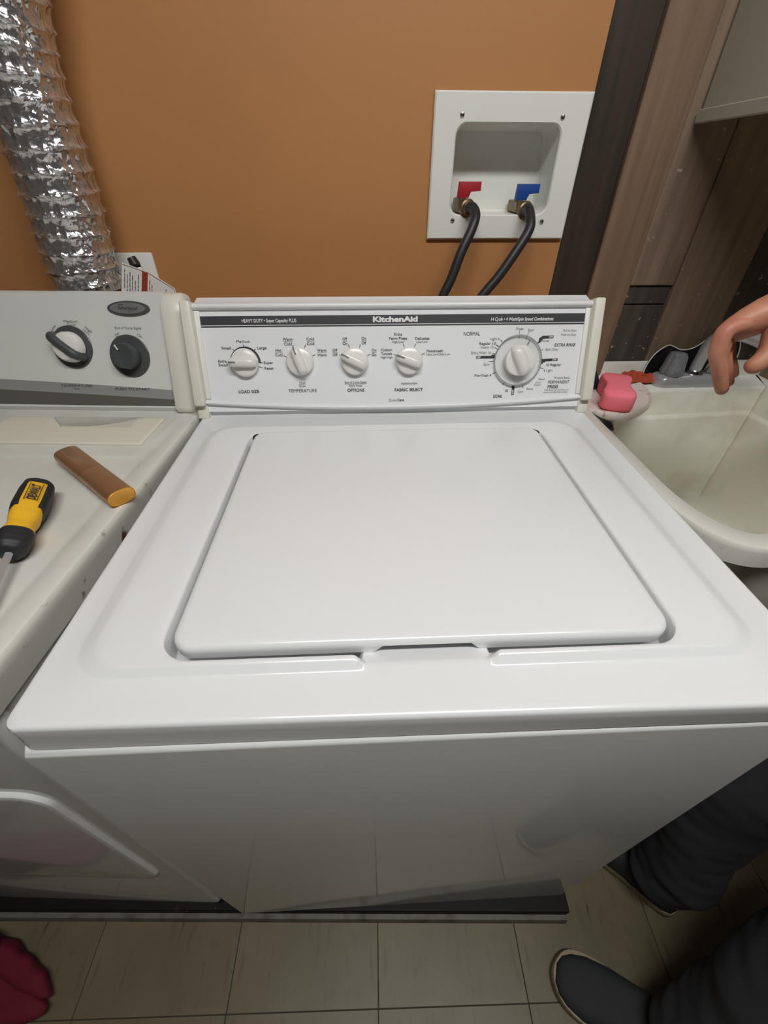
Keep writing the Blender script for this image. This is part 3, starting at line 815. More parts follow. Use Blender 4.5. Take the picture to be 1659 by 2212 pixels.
while s < tot:
    p, t = at(s)
    a, b = frame_from(t, Vector((0, 1, 0)))
    L = []
    for k in range(N_TH):
        th = 2 * PI * k / N_TH
        ph = ((s / PITCH + th / (2 * PI) * 1.0) % 1.0)
        rib = math.exp(-((min(ph, 1 - ph) * PITCH) / .0018) ** 2)
        sag = math.sin(PI * ph) ** 0.8
        q = Vector((math.cos(th) * 9, math.sin(th) * 9, s * 95))
        cr = noise.noise(q * .55) * .0017 + abs(noise.noise(q * 1.0 + Vector((7, 3, 1)))) * .0022 - .0008
        r = .0574 - .0030 * sag + .0019 * rib + cr * sag
        L.append(p + r * (math.cos(th) * a + math.sin(th) * b))
    loops.append(L); s += STEP
loft(bm, loops, False, False)
tag(obj('dryer_vent_duct', bm, 'foil', sharp=22), 'crinkled silver foil flexible duct rising behind the dryer against the orange wall', 'duct')

# ------------------------------------------------------------------ wall plate, cord and warning tag behind the dryer
wp = thing('outlet_plate', 'small white wall plate on orange wall beside the foil duct', 'outlet plate', (-.482, YW, 1.13))
bm = new_bm(); box(bm, -.520, -.4475, YW - .007, YW, 1.070, 1.1885, .003, 2); obj('plate', bm, 'box_white', wp)
bm = new_bm(); box(bm, -.5, -.475, YW - .0105, YW - .005, 1.125, 1.16, .001, 1); obj('socket', bm, 'outlet_inner', wp)
cord = thing('power_cord', 'white power cord with black plug end by the white wall plate', 'power cord', (-.480, .760, 1.18))
bm = new_bm(); tube(bm, catmull([(-.440, .735, 1.05), (-.447, .740, 1.10), (-.463, .748, 1.148), (-.470, .752, 1.166)], 6), .0075, 12); obj('cord', bm, 'plastic_white', cord)
bm = new_bm(); tube(bm, [(-.470, .752, 1.164), (-.474, .753, 1.172), (-.478, .754, 1.184)], [.0085, .0095, .0075], 12); obj('plug', bm, 'rubber', cord)
tagm = thing('warning_tag', 'folded white paper warning tag with a red band sticking up behind dryer console', 'tag', (-.43, .70, 1.12))
TU = Vector((.9986, -.05, 0)); 
TO = Vector((-.487, .712, 1.12))
TM = plane_mtx(TO, (.94, 0, -.342), (.342, .04, .94))
poly = [(-.014, -.035), (.080, -.035), (.080, .040), (.0765, .0485), (.052, .0555), (.03, .061), (-.0124, .0605)]
bm = new_bm(); prism(bm, poly, -.0006, 0); xform(bm, TM); tp = obj('tag_paper', bm, 'paper', tagm, smooth=False)
P = Print()
P.poly([(.0205, -.035), (.0305, -.035), (.0305, .0585), (.0205, .0588)], 0, .0003)
P.text('ADVERTENCIA', .0255, .0385, .0370, .0068, 1, .0, .15, PI / 2)
for u, v0, v1 in ((-.008, .02, .052), (-.0035, .0, .045), (.001, -.01, .050), (.005, .0, .048), (.010, -.01, .040), (.015, .01, .054), (.034, -.005, .050), (.038, .0, .046), (.042, -.01, .035), (.049, -.01, .030), (.053, -.01, .020), (.058, -.01, .038), (.062, -.01, .042), (.068, -.01, .034), (.073, -.01, .030)):
    random.seed(int(abs(u) * 1e5)); v = v0
    while v < v1 - .004:
        l = random.uniform(.004, .010); P.line(u, v, u, min(v + l, v1), .0014, 2); v += l + .0014
P.line(-.0115, .0585, .030, .0590, .0006, 1); P.line(.030, .0590, .0515, .0537, .0006, 1); P.line(.0515, .0537, .0752, .0470, .0006, 1); P.line(.0752, .0470, .0782, .0398, .0006, 1); P.line(.0782, .0398, .0782, -.035, .0006, 1)
P.build('tag_print', TM, ('red_ink', 'ink', 'ink2'), tp)

# ------------------------------------------------------------------ washer outlet box
ob = thing('washer_outlet_box', 'white recessed washing machine supply box with two valves in the orange wall', 'outlet box', (.196, YW, 1.307))
fx0, fx1, fz0, fz1 = .0690, .3268, 1.2085, 1.4070
bm = new_bm(); loops = []
def FR(d0, y, x0, x1, z0, z1, r): loops.append([(x, y, z) for x, z in rrect(x0 + d0, x1 - d0, z0 + d0, z1 - d0, r, 30, 30, 10)])
FR(0, YW - .0005, fx0, fx1, fz0, fz1, .001); FR(0, YW - .006, fx0, fx1, fz0, fz1, .001); FR(.0025, YW - .0085, fx0, fx1, fz0, fz1, .001)
FR(0, YW - .0085, .106, .2865, 1.2445, 1.3705, .018); FR(.002, YW - .006, .106, .2865, 1.2445, 1.3705, .017); FR(.003, YW + .062, .106, .2865, 1.2445, 1.3705, .015); FR(.006, YW + .066, .106, .2865, 1.2445, 1.3705, .012)
loft(bm, loops, False, True); obj('frame', bm, 'box_white', ob, sharp=14)
for x, z in ((.1150, 1.3790), (.2812, 1.3770), (.1140, 1.2380), (.2805, 1.2362)):
    bm = new_bm(); lathe(bm, [(.0040, 0), (.0040, .0006), (.0032, .0018), (.0012, .0024), (.0002, .0025)], plane_mtx((x, YW - .0085, z), (1, 0, 0), (0, 0, 1)), 16); obj('screw', bm, 'metal', ob)
def valve(x, zt, col):
    bm = new_bm(); box(bm, x - .0085, x + .0085, YW - .002, YW + .060, 1.2480, zt - .024, .002, 1)
    v = obj('valve_body', bm, 'brass', ob)
    bm = new_bm(); prism(bm, [(x - .0095, zt - .0235), (x + .0105, zt - .0235), (x + .0135, zt - .0135), (x + .0315, zt - .0135), (x + .0315, zt), (x - .0080, zt)], 0, .012, .001)
    xform(bm, Matrix(((1, 0, 0, 0), (0, 0, -1, YW + .020), (0, 1, 0, 0), (0, 0, 0, 1)))); obj('valve_handle', bm, col, v)
    bm = new_bm(); Mx = Matrix.Translation((x + .006, YW - .002, zt - .038)) @ Matrix.Rotation(math.radians(18), 4, 'Z') @ Matrix.Rotation(math.radians(90), 4, 'X')
    lathe(bm, [(.0135, -.004), (.0145, -.002), (.0145, .006), (.0130, .0075), (.0115, .0080), (.0115, .013), (.0095, .015)], Mx, 24); obj('hose_coupling', bm, 'brass', v)
valve(.1325, 1.2937, 'red'); valve(.2400, 1.2905, 'blue')
def hose(pts, label):
    bm = new_bm(); tube(bm, catmull(pts, 10), .0085, 18); tag(obj('supply_hose', bm, 'rubber', sharp=60), label, 'hose', 'water supply hoses')
hose([(.1400, .769, 1.2560), (.1445, .752, 1.2575), (.1475, .735, 1.2480), (.1410, .722, 1.2290), (.1240, .711, 1.1950), (.1090, .703, 1.155), (.0915, .698, 1.115), (.0850, .700, 1.05), (.082, .71, .93)], 'black rubber hose hanging from the valve with the red handle')
hose([(.2440, .769, 1.2530), (.2455, .752, 1.2550), (.2460, .735, 1.2440), (.2430, .722, 1.2270), (.2230, .711, 1.1960), (.1960, .703, 1.158), (.1630, .698, 1.118), (.1320, .700, 1.06), (.11, .71, .93)], 'black rubber hose hanging from the valve with the blue handle')

# ------------------------------------------------------------------ wall cabinet
cb = thing('wall_cabinet', 'pale grey wall cabinet hanging at the top right above the sink', 'cabinet', (.73, .65, 1.37))
CX0, CX1, CY0, CY1, CZ0, CZ1 = .522, .98, .47, .800, 1.372, 2.05
bm = new_bm(); box(bm, CX0 + .006, CX1, CY0, CY1, CZ0 + .016, CZ1, .002, 1); obj('carcass', bm, 'cab', cb)
bm = new_bm(); box(bm, CX0, CX0 + .010, CY0, CY1, CZ0, CZ0 + .018, .0015, 1); box(bm, CX0, CX1, CY0 - .002, CY0 + .010, CZ0, CZ0 + .018, .0015, 1); obj('bottom_lip', bm, 'cab', cb)
for x in (.54, .70):
    bm = new_bm(); lathe(bm, [(.006, 0), (.006, .003), (.003, .005)], Matrix.Translation((x, .77, CZ0 + .0105)) @ Matrix.Rotation(PI, 4, 'X'), 12); obj('screw', bm, 'metal', cb)
for i, (a, b_) in enumerate(((CX0 + .008, .75), (.752, CX1))):
    bm = new_bm(); box(bm, a, b_, CY0 - .018, CY0 - .001, CZ0 + .022, CZ1, .002, 1); d = obj('door', bm, 'cab', cb)
    bm = new_bm(); hx = .735 if i == 0 else .767
    tube(bm, [(hx, CY0 - .018, 1.42), (hx, CY0 - .040, 1.43), (hx, CY0 - .040, 1.51), (hx, CY0 - .018, 1.52)], .004, 10); obj('handle', bm, 'metal', d)

# ------------------------------------------------------------------ utility sink
sink = thing('utility_sink', 'stained white plastic laundry tub right of the washing machine', 'sink', (.66, .5, 0))
SZ = .930
inn = [(.408, .690), (.408, .50), (.409, .38), (.415, .318), (.430, .274), (.454, .248), (.482, .243), (.515, .258), (.560, .270), (.70, .272), (.815, .262), (.850, .300), (.858, .42), (.858, .60), (.855, .710), (.838, .727), (.65, .713), (.44, .700)]
out = [(.372, .803), (.372, .50), (.376, .36), (.386, .292), (.404, .245), (.436, .216), (.478, .208), (.522, .222), (.565, .236), (.70, .238), (.840, .226), (.885, .270), (.895, .42), (.895, .60), (.895, .805), (.88, .8055), (.65, .8048), (.40, .8038)]
def cl(p, m=8): return [(v.x, v.y) for v in catmull([(a, b, 0) for a, b in p], m, True)]
I_, O_ = cl(inn), cl(out)
cxs, cys = .63, .50
def off_(pts, d):
    n = len(pts); r = []
    for i in range(n):
        a = Vector(pts[i - 1]); b = Vector(pts[(i + 1) % n]); t = (b - a).normalized(); nn = Vector((t.y, -t.x))
        q = Vector(pts[i]) - nn * d; r.append((q.x, q.y))
    return r
def scal(pts, s, sy=None): return [(cxs + (x - cxs) * s, cys + (y - cys) * (sy or s)) for x, y in pts]
def lvl(pts, z): return [(x, y, z) for x, y in pts]
lp = [lvl(scal(O_, .985), .896), lvl(O_, .898), lvl(O_, SZ - .008), lvl(scal(O_, .997), SZ - .0025), lvl(scal(O_, .992), SZ), lvl(scal(I_, 1.012), SZ), lvl(scal(I_, 1.003), SZ - .002), lvl(I_, SZ - .007)]
bm = new_bm(); loft(bm, lp); obj('rim', bm, 'tub_rim', sink, sharp=50)
lp = [lvl(I_, SZ - .007), lvl(scal(I_, .985), .874), lvl(scal(I_, .980), .871), lvl(scal(I_, .955), .868), lvl(scal(I_, .950), .862), lvl(scal(I_, .918), .745), lvl(scal(I_, .89), .66), lvl(scal(I_, .86), .640), lvl(scal(I_, .75), .632), lvl(scal(I_, .1), .622)]
bm = new_bm(); loft(bm, lp, False, True)
lp = [lvl(scal(O_, .985), .896), lvl(scal(I_, 1.02), .889), lvl(scal(I_, .96), .745), lvl(scal(I_, .92), .64), lvl(scal(I_, .88), .615), lvl(scal(I_, .1), .605)]
loft(bm, lp, False, True)
obj('basin', bm, 'tub_dirty', sink, sharp=60)
# back lip
bm = new_bm(); box(bm, .372, .895, .793, .8015, SZ - .002, SZ + .036, .003, 2); obj('back_lip', bm, 'tub_rim', sink)
# corner soap shelf
sh = [(.3735, .795), (.3735, .650), (.386, .630), (.404, .610), (.430, .592), (.465, .590), (.502, .606), (.535, .632), (.560, .668), (.572, .706), (.576, .735), (.576, .795)]
shp = [(v.x, v.y) for v in catmull([(a, b, 0) for a, b in sh], 5)]
bm = new_bm()
c_ = (.46, .70)
def sc2(s): return [(c_[0] + (x - c_[0]) * s, c_[1] + (y - c_[1]) * s) for x, y in shp]
loft(bm, [lvl(sc2(.80), .905), lvl(sc2(.93), .912), lvl(shp, .925), lvl(shp, .9335), lvl(sc2(.985), .9360), lvl(sc2(.965), .9355), lvl(sc2(.94), .9320), lvl(sc2(.5), .9312)], True, True)
obj('soap_shelf', bm, 'shelf_dirty', sink, sharp=50)
bm = new_bm(); tube(bm, catmull([(.398, .618, .922), (.412, .606, .917), (.430, .596, .909), (.450, .592, .899)], 4), [.003] + [.010] * 10 + [.006, .004], 12); obj('shelf_dark_sliver', bm, 'black_plastic', sink)  # black tapered piece below the shelf's left edge, function unknown
for x in (.44, .82):
    for y in (.30, .70):
        bm = new_bm(); tube(bm, [(x, y, 0), (x, y, .612)], [.016, .02], 12); obj('leg', bm, 'tub', sink)
bm = new_bm(); lathe(bm, [(.03, .6215), (.032, .6245), (.024, .6245), (.020, .6205)], Matrix.Translation((.63, .50, 0)), 24); obj('drain', bm, 'metal', sink)

# sponge (a dog-bone block)
def sponge():
    bm = new_bm(); L = .126; loops = []
    prof = []
    n = 44
    base = []
    for k in range(n):
        a = 2 * PI * k / n; c, s_ = math.cos(a), math.sin(a)
        e = .42
        x = .5 * L * (abs(c) ** e) * (1 if c >= 0 else -1); y = .0325 * (abs(s_) ** e) * (1 if s_ >= 0 else -1)
        y *= 0.70 + .32 * smooth(.06, .40, abs(x) / L)
        base.append((x, y))
    for s, z in ((.90, 0), (.97, .003), (1, .009), (1, .028), (.975, .0335), (.92, .0362), (.6, .0370), (.1, .0370)):
        loops.append([(x * s, y * s, z) for x, y in base])
    loft(bm, loops, True, True)
    xform(bm, Matrix.Translation((.470, .660, .9332)) @ Matrix.Rotation(math.radians(68), 4, 'Z'))
    return obj('sponge', bm, 'sponge', sharp=60)
tag(sponge(), 'bright pink dog-bone sponge on the sink corner shelf', 'sponge')
# navy wedge beside the console
bm = new_bm(); loops = []
for z, s in ((0, 1), (.002, 1.05), (.012, 1.0), (.028, .82), (.042, .55), (.050, .28), (.053, .08)):
    loops.append([(.428 + .043 * s * math.cos(2 * PI * k / 28), .735 + .020 * s * math.sin(2 * PI * k / 28), .9320 + z) for k in range(28)])
loft(bm, loops, True, True); tag(obj('scraper_wedge', bm, 'navy', sharp=60), 'dark navy tapered plastic piece on sink deck half hidden by washer console', 'scraper')

# rust red cloth
bm = new_bm(); nx, ny = 46, 22; g = {}
for i in range(nx + 1):
    for j in range(ny + 1):
        a = i / nx; b = j / ny
        x = .523 + .098 * a; y = .746 + .028 * b + .004 * math.sin(a * 6)
        q = Vector((a * 5, b * 3, 2.0))
        env = math.sin(PI * b) ** .7 * (0.3 + .7 * math.sin(PI * min(1, a * 1.05 + .02)) ** .5)
        z = .9355 + .015 * env * (0.75 + .55 * noise.noise(q * 1.3)) + .008 * env * abs(math.sin(a * 17 + 3 * b + 2 * noise.noise(q)))
        if a > .8: z += (a - .8) * .06 * env
        wv = .012 * noise.noise(Vector((a * 7, b * 2, 9)))
        g[i, j] = bm.verts.new((x + .006 * noise.noise(q * 2), y + wv * (.3 + abs(b - .5)), z))
for i in range(nx):
    for j in range(ny): bm.faces.new((g[i, j], g[i + 1, j], g[i + 1, j + 1], g[i, j + 1]))
tag(obj('cleaning_rag', bm, 'rag', sharp=80), 'crumpled rust red cloth on the sink deck left of the faucet', 'rag')

# black tray leaning behind the faucet
bm = new_bm(); pr2 = [(.604, .9345), (.602, .950), (.606, .972), (.616, .990), (.634, 1.004), (.650, 1.001), (.668, .994), (.688, .995), (.706, 1.004), (.722, 1.019), (.745, 1.024), (.79, 1.020), (.81, .985), (.812, .9345)]
pp = [(v.x, v.y) for v in catmull([(a, b, 0) for a, b in pr2], 5)]
a_, b_ = [], []
loops = [[(x, .7915, z) for x, z in pp], [(x, .7885, z) for x, z in pp]]
loft(bm, loops, True, True)
tray = thing('sink_splash_tray', 'black wavy-edged plastic tray leaning against planks behind the faucet', 'tray', (.70, .785, .934))
obj('tray_body', bm, 'black_plastic', tray)
bm = new_bm(); tube(bm, [(x, .7885, z) for x, z in pp[2:-2]], .0013, 8); obj('tray_rim', bm, 'plastic_white', tray)

# faucet
fa = thing('faucet', 'chrome two-handle faucet with clear handles on the sink deck', 'faucet', (.70, .765, SZ))
bm = new_bm(); loops = []
FXc, FYc = .690, .7520
for d, z in ((0, SZ + .0003), (0, SZ + .004), (.002, SZ + .018), (.006, SZ + .022), (.012, SZ + .0235)):
    loops.append([(x, y, z) for x, y in rrect(FXc - .088 + d, FXc + .088 - d, FYc - .0275 + d, FYc + .0240 - d, .020 - d * .5, 30, 12, 8)])
loft(bm, loops, True, True); obj('base_plate', bm, 'satin', fa, sharp=40)
for hx in (.640, .746):
    bm = new_bm(); loops = []
    n = 96
    for r, z in ((.0225, 0), (.0235, .003), (.0205, .022), (.0185, .040), (.0165, .045), (.010, .047)):
        loops.append([(hx + (r * (1 + (.075 if z < .044 and z > .001 else 0) * math.cos(8 * 2 * PI * k / n))) * math.cos(2 * PI * k / n), FYc - .002 + (r * (1 + (.075 if z < .044 and z > .001 else 0) * math.cos(8 * 2 * PI * k / n))) * math.sin(2 * PI * k / n), SZ + .0235 + z) for k in range(n)])
    loft(bm, loops, True, True); h = obj('handle', bm, 'acrylic', fa, sharp=30)
    bm = new_bm(); tube(bm, [(hx, FYc - .002, SZ + .024), (hx, FYc - .002, SZ + .056)], .006, 12); obj('handle_stem', bm, 'satin', h)
bm = new_bm(); lathe(bm, [(.019, SZ + .023), (.020, SZ + .026), (.018, SZ + .031), (.013, SZ + .033)], Matrix.Translation((.694, FYc, 0)), 28); obj('spout_collar', bm, 'chrome', fa)
bm = new_bm(); tube(bm, catmull([(.694, FYc, SZ + .03), (.696, FYc, SZ + .060), (.700, FYc - .004, SZ + .096), (.712, FYc - .022, SZ + .112), (.728, FYc - .055, SZ + .118), (.745, FYc - .095, SZ + .112), (.752, FYc - .108, SZ + .098)], 8), [.0125] * 8 + [.0125] * 8 + [.0120] * 33, 20); obj('spout', bm, 'satin', fa, sharp=60)

# ------------------------------------------------------------------ things lying on the dryer
def on_dryer(x, y): return .9690
# two-part copper case
case = thing('copper_case', 'copper coloured flat metal case with gold end lying on the dryer top', 'case', (-.43, .345, H))
def case_sec(s): 
    out = []
    n = 36; a, b = .0170 * s, .0105 * s
    for k in range(n):
        t = 2 * PI * k / n; c, s_ = math.cos(t), math.sin(t)
        out.append((a * abs(c) ** .75 * (1 if c >= 0 else -1), b * abs(s_) ** .75 * (1 if s_ >= 0 else -1)))
    return out
cA = Vector((-.4985, .4005)); cB = Vector((-.3690, .2885))
dirv = (cB - cA).normalized(); Lc = (cB - cA).length
ang = math.atan2(dirv.y, dirv.x)
CMx = Matrix.Translation((cA.x, cA.y, H + .0108)) @ Matrix.Rotation(ang, 4, 'Z') @ Matrix(((0, 0, 1, 0), (1, 0, 0, 0), (0, 1, 0, 0), (0, 0, 0, 1)))
def case_part(name, t0, t1, m, e0, e1):
    bm = new_bm(); loops = []
    ts = [(t0, e0), (t0 + .0015, 1), (t1 - .0015, 1), (t1, e1)]
    for t, s in ts: loops.append([(a, b, t) for a, b in case_sec(s)])
    loft(bm, loops, True, True); xform(bm, CMx); return obj(name, bm, m, case, sharp=45)
case_part('case_cap', 0, Lc * .50, 'gold', .86, .985); case_part('case_body', Lc * .504, Lc - .0016, 'gold', .985, .985)
case_part('gold_end', Lc - .0018, Lc, 'gold_end', .98, .92)
# screwdriver
sd = thing('screwdriver', 'yellow and black screwdriver lying on the dryer top at the left edge', 'screwdriver', (-.455, .23, H))
sA = Vector((-.4785, .3085)); sB = Vector((-.4405, .1830))   # butt, collar end
sdir = (sB - sA).normalized(); sL = (sB - sA).length
SROLL = -30
SM = Matrix.Translation((sA.x, sA.y, H + .0190)) @ Matrix.Rotation(math.atan2(sdir.y, sdir.x), 4, 'Z') @ Matrix.Rotation(math.radians(1.5), 4, 'Y') @ Matrix.Rotation(math.radians(SROLL), 4, 'X')
def srad(t):
    P_ = [(0, .0060), (.02, .0125), (.08, .0168), (.2, .0182), (.40, .0186), (.55, .0162), (.66, .0140), (.74, .0152), (.82, .0172), (.87, .0165), (.93, .0150), (.975, .0120), (1, .0070)]
    for (a, ra), (b, rb) in zip(P_[:-1], P_[1:]):
        if t <= b:
            q = (t - a) / (b - a); q = q * q * (3 - 2 * q); return ra + (rb - ra) * q
    return P_[-1][1]
def sd_part(name, fsel, m, grow=0.0):
    n = 48; mS = 90
    bm = new_bm(); vs = {}
    for i in range(mS + 1):
        t = i / mS; r = srad(t)
        for k in range(n):
            th = 2 * PI * k / n
            sq = 1 - .05 * math.cos(4 * th)
            vs[i, k] = bm.verts.new((t * sL, (r + grow) * sq * math.cos(th), (r + grow) * sq * math.sin(th)))
    for i in range(mS):
        for k in range(n):
            t = (i + .5) / mS; th = 2 * PI * (k + .5) / n
            if fsel(t, th) or (i == 0 and False): bm.faces.new((vs[i, k], vs[i + 1, k], vs[i + 1, (k + 1) % n], vs[i, (k + 1) % n]))
    for i_, t_ in ((0, .005), (mS, .995)):
        if fsel(t_, 0): bm.faces.new([vs[i_, k] for k in range(n)])
    bmesh.ops.delete(bm, geom=[v for v in bm.verts if not v.link_faces], context='VERTS')
    xform(bm, SM); return obj(name, bm, m, sd, sharp=60)
def yellow_sel(t, th):
    d = abs((th - PI / 2 + PI) % (2 * PI) - PI)       # angle from the top line
    if t < .13: return False
    if t < .48: return d < .50
    if t < .60: return d < .50 + (t - .48) / .12 * 2.2
    return t < .78
sd_part('handle_grip', lambda t, th: not yellow_sel(t, th), 'grip', .0005)
sh_ = sd_part('handle_core', lambda t, th: t < .93, 'yellow')
P = Print()
P.text('DEWALT', 0, 0, .0300, .0085, 0, .03)
P.line(-.0175, .0062, .0175, .0062, .0008, 0); P.line(-.0175, -.0062, .0175, -.0062, .0008, 0)
P.build('handle_lettering', SM @ Matrix.Translation((sL * .31, 0, .0188)) @ Matrix.Rotation(PI, 4, 'Z'), ('ink',), sh_)
bm = new_bm(); tube(bm, [(sL - .004, 0, 0), (sL + .13, 0, -.0015), (sL + .142, 0, -.0015), (sL + .150, 0, -.0015)], [.0036, .0036, .0030, .0008], 14); xform(bm, SM); obj('blade', bm, 'satin', sd)

# ------------------------------------------------------------------ red cloth bag slumped at the lower left
bag = thing('cloth_bag', 'dark red cloth bag slumped on the tiles in front of the dryer', 'bag', (-.95, -.12, 0))
def lobe(p0, p1, r0, r1, h, name):
    bm = new_bm(); p0 = Vector(p0); p1 = Vector(p1); d = (p1 - p0); L = d.length; d.normalize(); nn = Vector((-d.y, d.x))
    loops = []; n = 36; m = 26
    for i in range(m + 1):
        t = i / m; e = max(.04, (1 - abs(2 * t - 1) ** 3.2)) ** .5
        r = (r0 + (r1 - r0) * t) * e; c = p0 + d * L * t
        L_l = []
        for k in range(n):
            a = 2 * PI * k / n; cx, sx = math.cos(a), math.sin(a)
            q = c + nn * r * abs(cx) ** .8 * (1 if cx >= 0 else -1)
            z = h / 2 * e * (abs(sx) ** .8) * (1 if sx >= 0 else -1) + h / 2 + .001
            w_ = noise.noise(Vector((q.x * 30, q.y * 30, z * 30))) * .004
            L_l.append((q.x + w_, q.y + w_, max(.001, z + w_)))
        loops.append(L_l)
    loft(bm, loops, True, True); return obj(name, bm, 'boot', bag, sharp=80)
lobe((-.895, -.004), (-.712, -.088), .026, .018, .055, 'folded_edge')
lobe((-1.03, -.052), (-.712, -.108), .060, .028, .050, 'folded_flap')
lobe((-1.01, -.030), (-.842, -.022), .045, .034, .130, 'gathered_top')
bm = new_bm(); loops = []
for i in range(16):
    t = i / 15; a = PI * (.02 + .96 * t); rr = math.sin(a) ** .6; z = .14 - .139 * math.cos(a)
    loops.append([(-1.16 + .20 * rr * math.cos(2 * PI * k / 40) + .012 * noise.noise(Vector((k * .4, i * .5, 1))), -.18 + .15 * rr * math.sin(2 * PI * k / 40) + .012 * noise.noise(Vector((k * .4, i * .5, 5))), z) for k in range(40)])
loft(bm, loops, True, True); obj('bag_body', bm, 'boot', bag, sharp=80)

# ------------------------------------------------------------------ person standing at the right
def skin_mesh(name, verts, edges, radii, m, parent, root=0, sub=2, extra=None, disp=None):
    me = bpy.data.meshes.new(name); me.from_pydata([tuple(v) for v in verts], edges, [])
    o = bpy.data.objects.new(name, me); COL.objects.link(o)
    sk = o.modifiers.new('skin', 'SKIN'); sk.use_smooth_shade = True
    lay = me.skin_vertices[0].data
    for i, r in enumerate(radii):
        lay[i].radius = (r, r) if not isinstance(r, tuple) else r
        lay[i].use_root = (i == root)
    ss = o.modifiers.new('sub', 'SUBSURF'); ss.levels = sub; ss.render_levels = sub
    dg = bpy.context.evaluated_depsgraph_get()
    em = bpy.data.meshes.new_from_object(o.evaluated_get(dg))
    bpy.data.objects.remove(o)
    bm = new_bm(); bm.from_mesh(em); bpy.data.meshes.remove(em); bpy.data.meshes.remove(me)
    return bm
def join(bm, b2):
    me = bpy.data.meshes.new('tmp'); b2.to_mesh(me); b2.free(); bm.from_mesh(me); bpy.data.meshes.remove(me)
class Sk:
    def __init__(self): self.v = []; self.e = []; self.r = []
    def chain(self, pts, start=None):
        prev = start
        for p, r in pts:
            self.v.append(p); self.r.append(r); i = len(self.v) - 1
            if prev is not None: self.e.append((prev, i))
            prev = i
        return prev
person = thing('person', 'person in dark clothes and black shoes standing at right, hand over the sink', 'person', (.56, -.08, 0))
hip = Vector((.66, -.12, .90)); chest = Vector((.68, -.10, 1.24)); neck = Vector((.68, -.09, 1.42)); headc = Vector((.665, -.075, 1.56))
rt_ = Vector((.65, .76, 0)).normalized(); fw_ = Vector((-.76, .65, 0)).normalized()
rsh = neck + rt_ * .17 + Vector((0, 0, -.06)); lsh = neck - rt_ * .17 + Vector((0, 0, -.06))
relb = Vector((.815, .270, 1.185)); rwr = Vector((.540, .438, 1.180))
lelb = lsh + Vector((.07, -.10, -.27)); lwr = lelb + Vector((-.06, .03, -.24))
rhip = hip + rt_ * .09 + Vector((0, 0, -.06)); lhip = hip - rt_ * .09 + Vector((0, 0, -.06))
rkn = Vector((.575, .090, .50)); rank = Vector((.580, .030, .10)); lkn = Vector((.610, -.130, .50)); lank = Vector((.492, -.195, .10))
s = Sk()
h = s.chain([(hip, .125)])
c = s.chain([(hip.lerp(chest, .5), .115), (chest, .13), (neck + Vector((0, 0, -.08)), .10), (neck, .052), (neck.lerp(headc, .5), .052), (headc, .078), (headc + Vector((0, 0, .075)), .062)], h)
ni = 3
s.chain([(rsh, .060), (rsh.lerp(relb, .5), .046), (relb, .040), (relb.lerp(rwr, .45), .038), (relb.lerp(rwr, .85), .027), (rwr, .025)], ni)
s.chain([(lsh, .060), (lsh.lerp(lelb, .5), .046), (lelb, .040), (lelb.lerp(lwr, .45), .038), (lwr, .025)], ni)
s.chain([(rhip, .090), (rhip.lerp(rkn, .5), .080), (rkn, .056), (rkn.lerp(rank, .35), .056), (rank, .036)], h)
s.chain([(lhip, .090), (lhip.lerp(lkn, .5), .080), (lkn, .056), (lkn.lerp(lank, .35), .056), (lank, .036)], h)
body = skin_mesh('body', s.v, s.e, s.r, 'skin', person)
# right hand: palm and five fingers, the palm turned down and the fingers drooping
KC = Vector((.4660, .4490, 1.1280)); KS = Vector((.0170, .0150, -.0080))
kn = [KC + (i - 1.5) * KS for i in range(4)]
wv = KS.normalized()
pb = new_bm(); loops = []
for t, hw, th in ((-.28, .020, .017), (-.10, .026, .020), (.10, .028, .021), (.30, .032, .0225), (.50, .036, .0225), (.72, .0385, .0200), (.90, .0385, .0165), (1.0, .0370, .0140), (1.05, .030, .0100)):
    c = rwr.lerp(KC, t); ax = (KC - rwr).normalized(); tv = ax.cross(wv).normalized()
    loops.append([c + wv * hw * math.copysign(abs(math.cos(2 * PI * k / 28)) ** .8, math.cos(2 * PI * k / 28)) + tv * th * math.sin(2 * PI * k / 28) for k in range(28)])
loft(pb, loops, True, True)
join(body, pb)
def finger(i, pts, r0):
    base = kn[i].lerp(rwr + wv * (i - 1.5) * .012, .45) + Vector((0, 0, -.010))
    return [(base, r0 * .85), (kn[i], r0)] + [(kn[i] + Vector(p), r0 * q) for p, q in zip(pts, (.90, .82, .66))]
fing = [
    finger(0, ((.0000, -.007, -.030), (.0180, -.011, -.060), (.0350, -.010, -.087)), .0130),
    finger(1, ((.0020, -.006, -.033), (.0190, -.010, -.064), (.0340, -.010, -.088)), .0132),
    finger(2, ((.0060, -.005, -.030), (.0220, -.009, -.056), (.0340, -.010, -.074)), .0124),
    finger(3, ((.0080, -.005, -.024), (.0220, -.009, -.044), (.0330, -.010, -.058)), .0108),
    [(Vector((.5200, .4420, 1.172)), .0200), (Vector((.5130, .4220, 1.143)), .0200), (Vector((.5050, .405, 1.113)), .0155), (Vector((.4920, .402, 1.100)), .0138), (Vector((.4790, .404, 1.090)), .0098)],
]
for f in fing:
    q = Sk(); q.chain(f); join(body, skin_mesh('finger', q.v, q.e, q.r, 'skin', person))
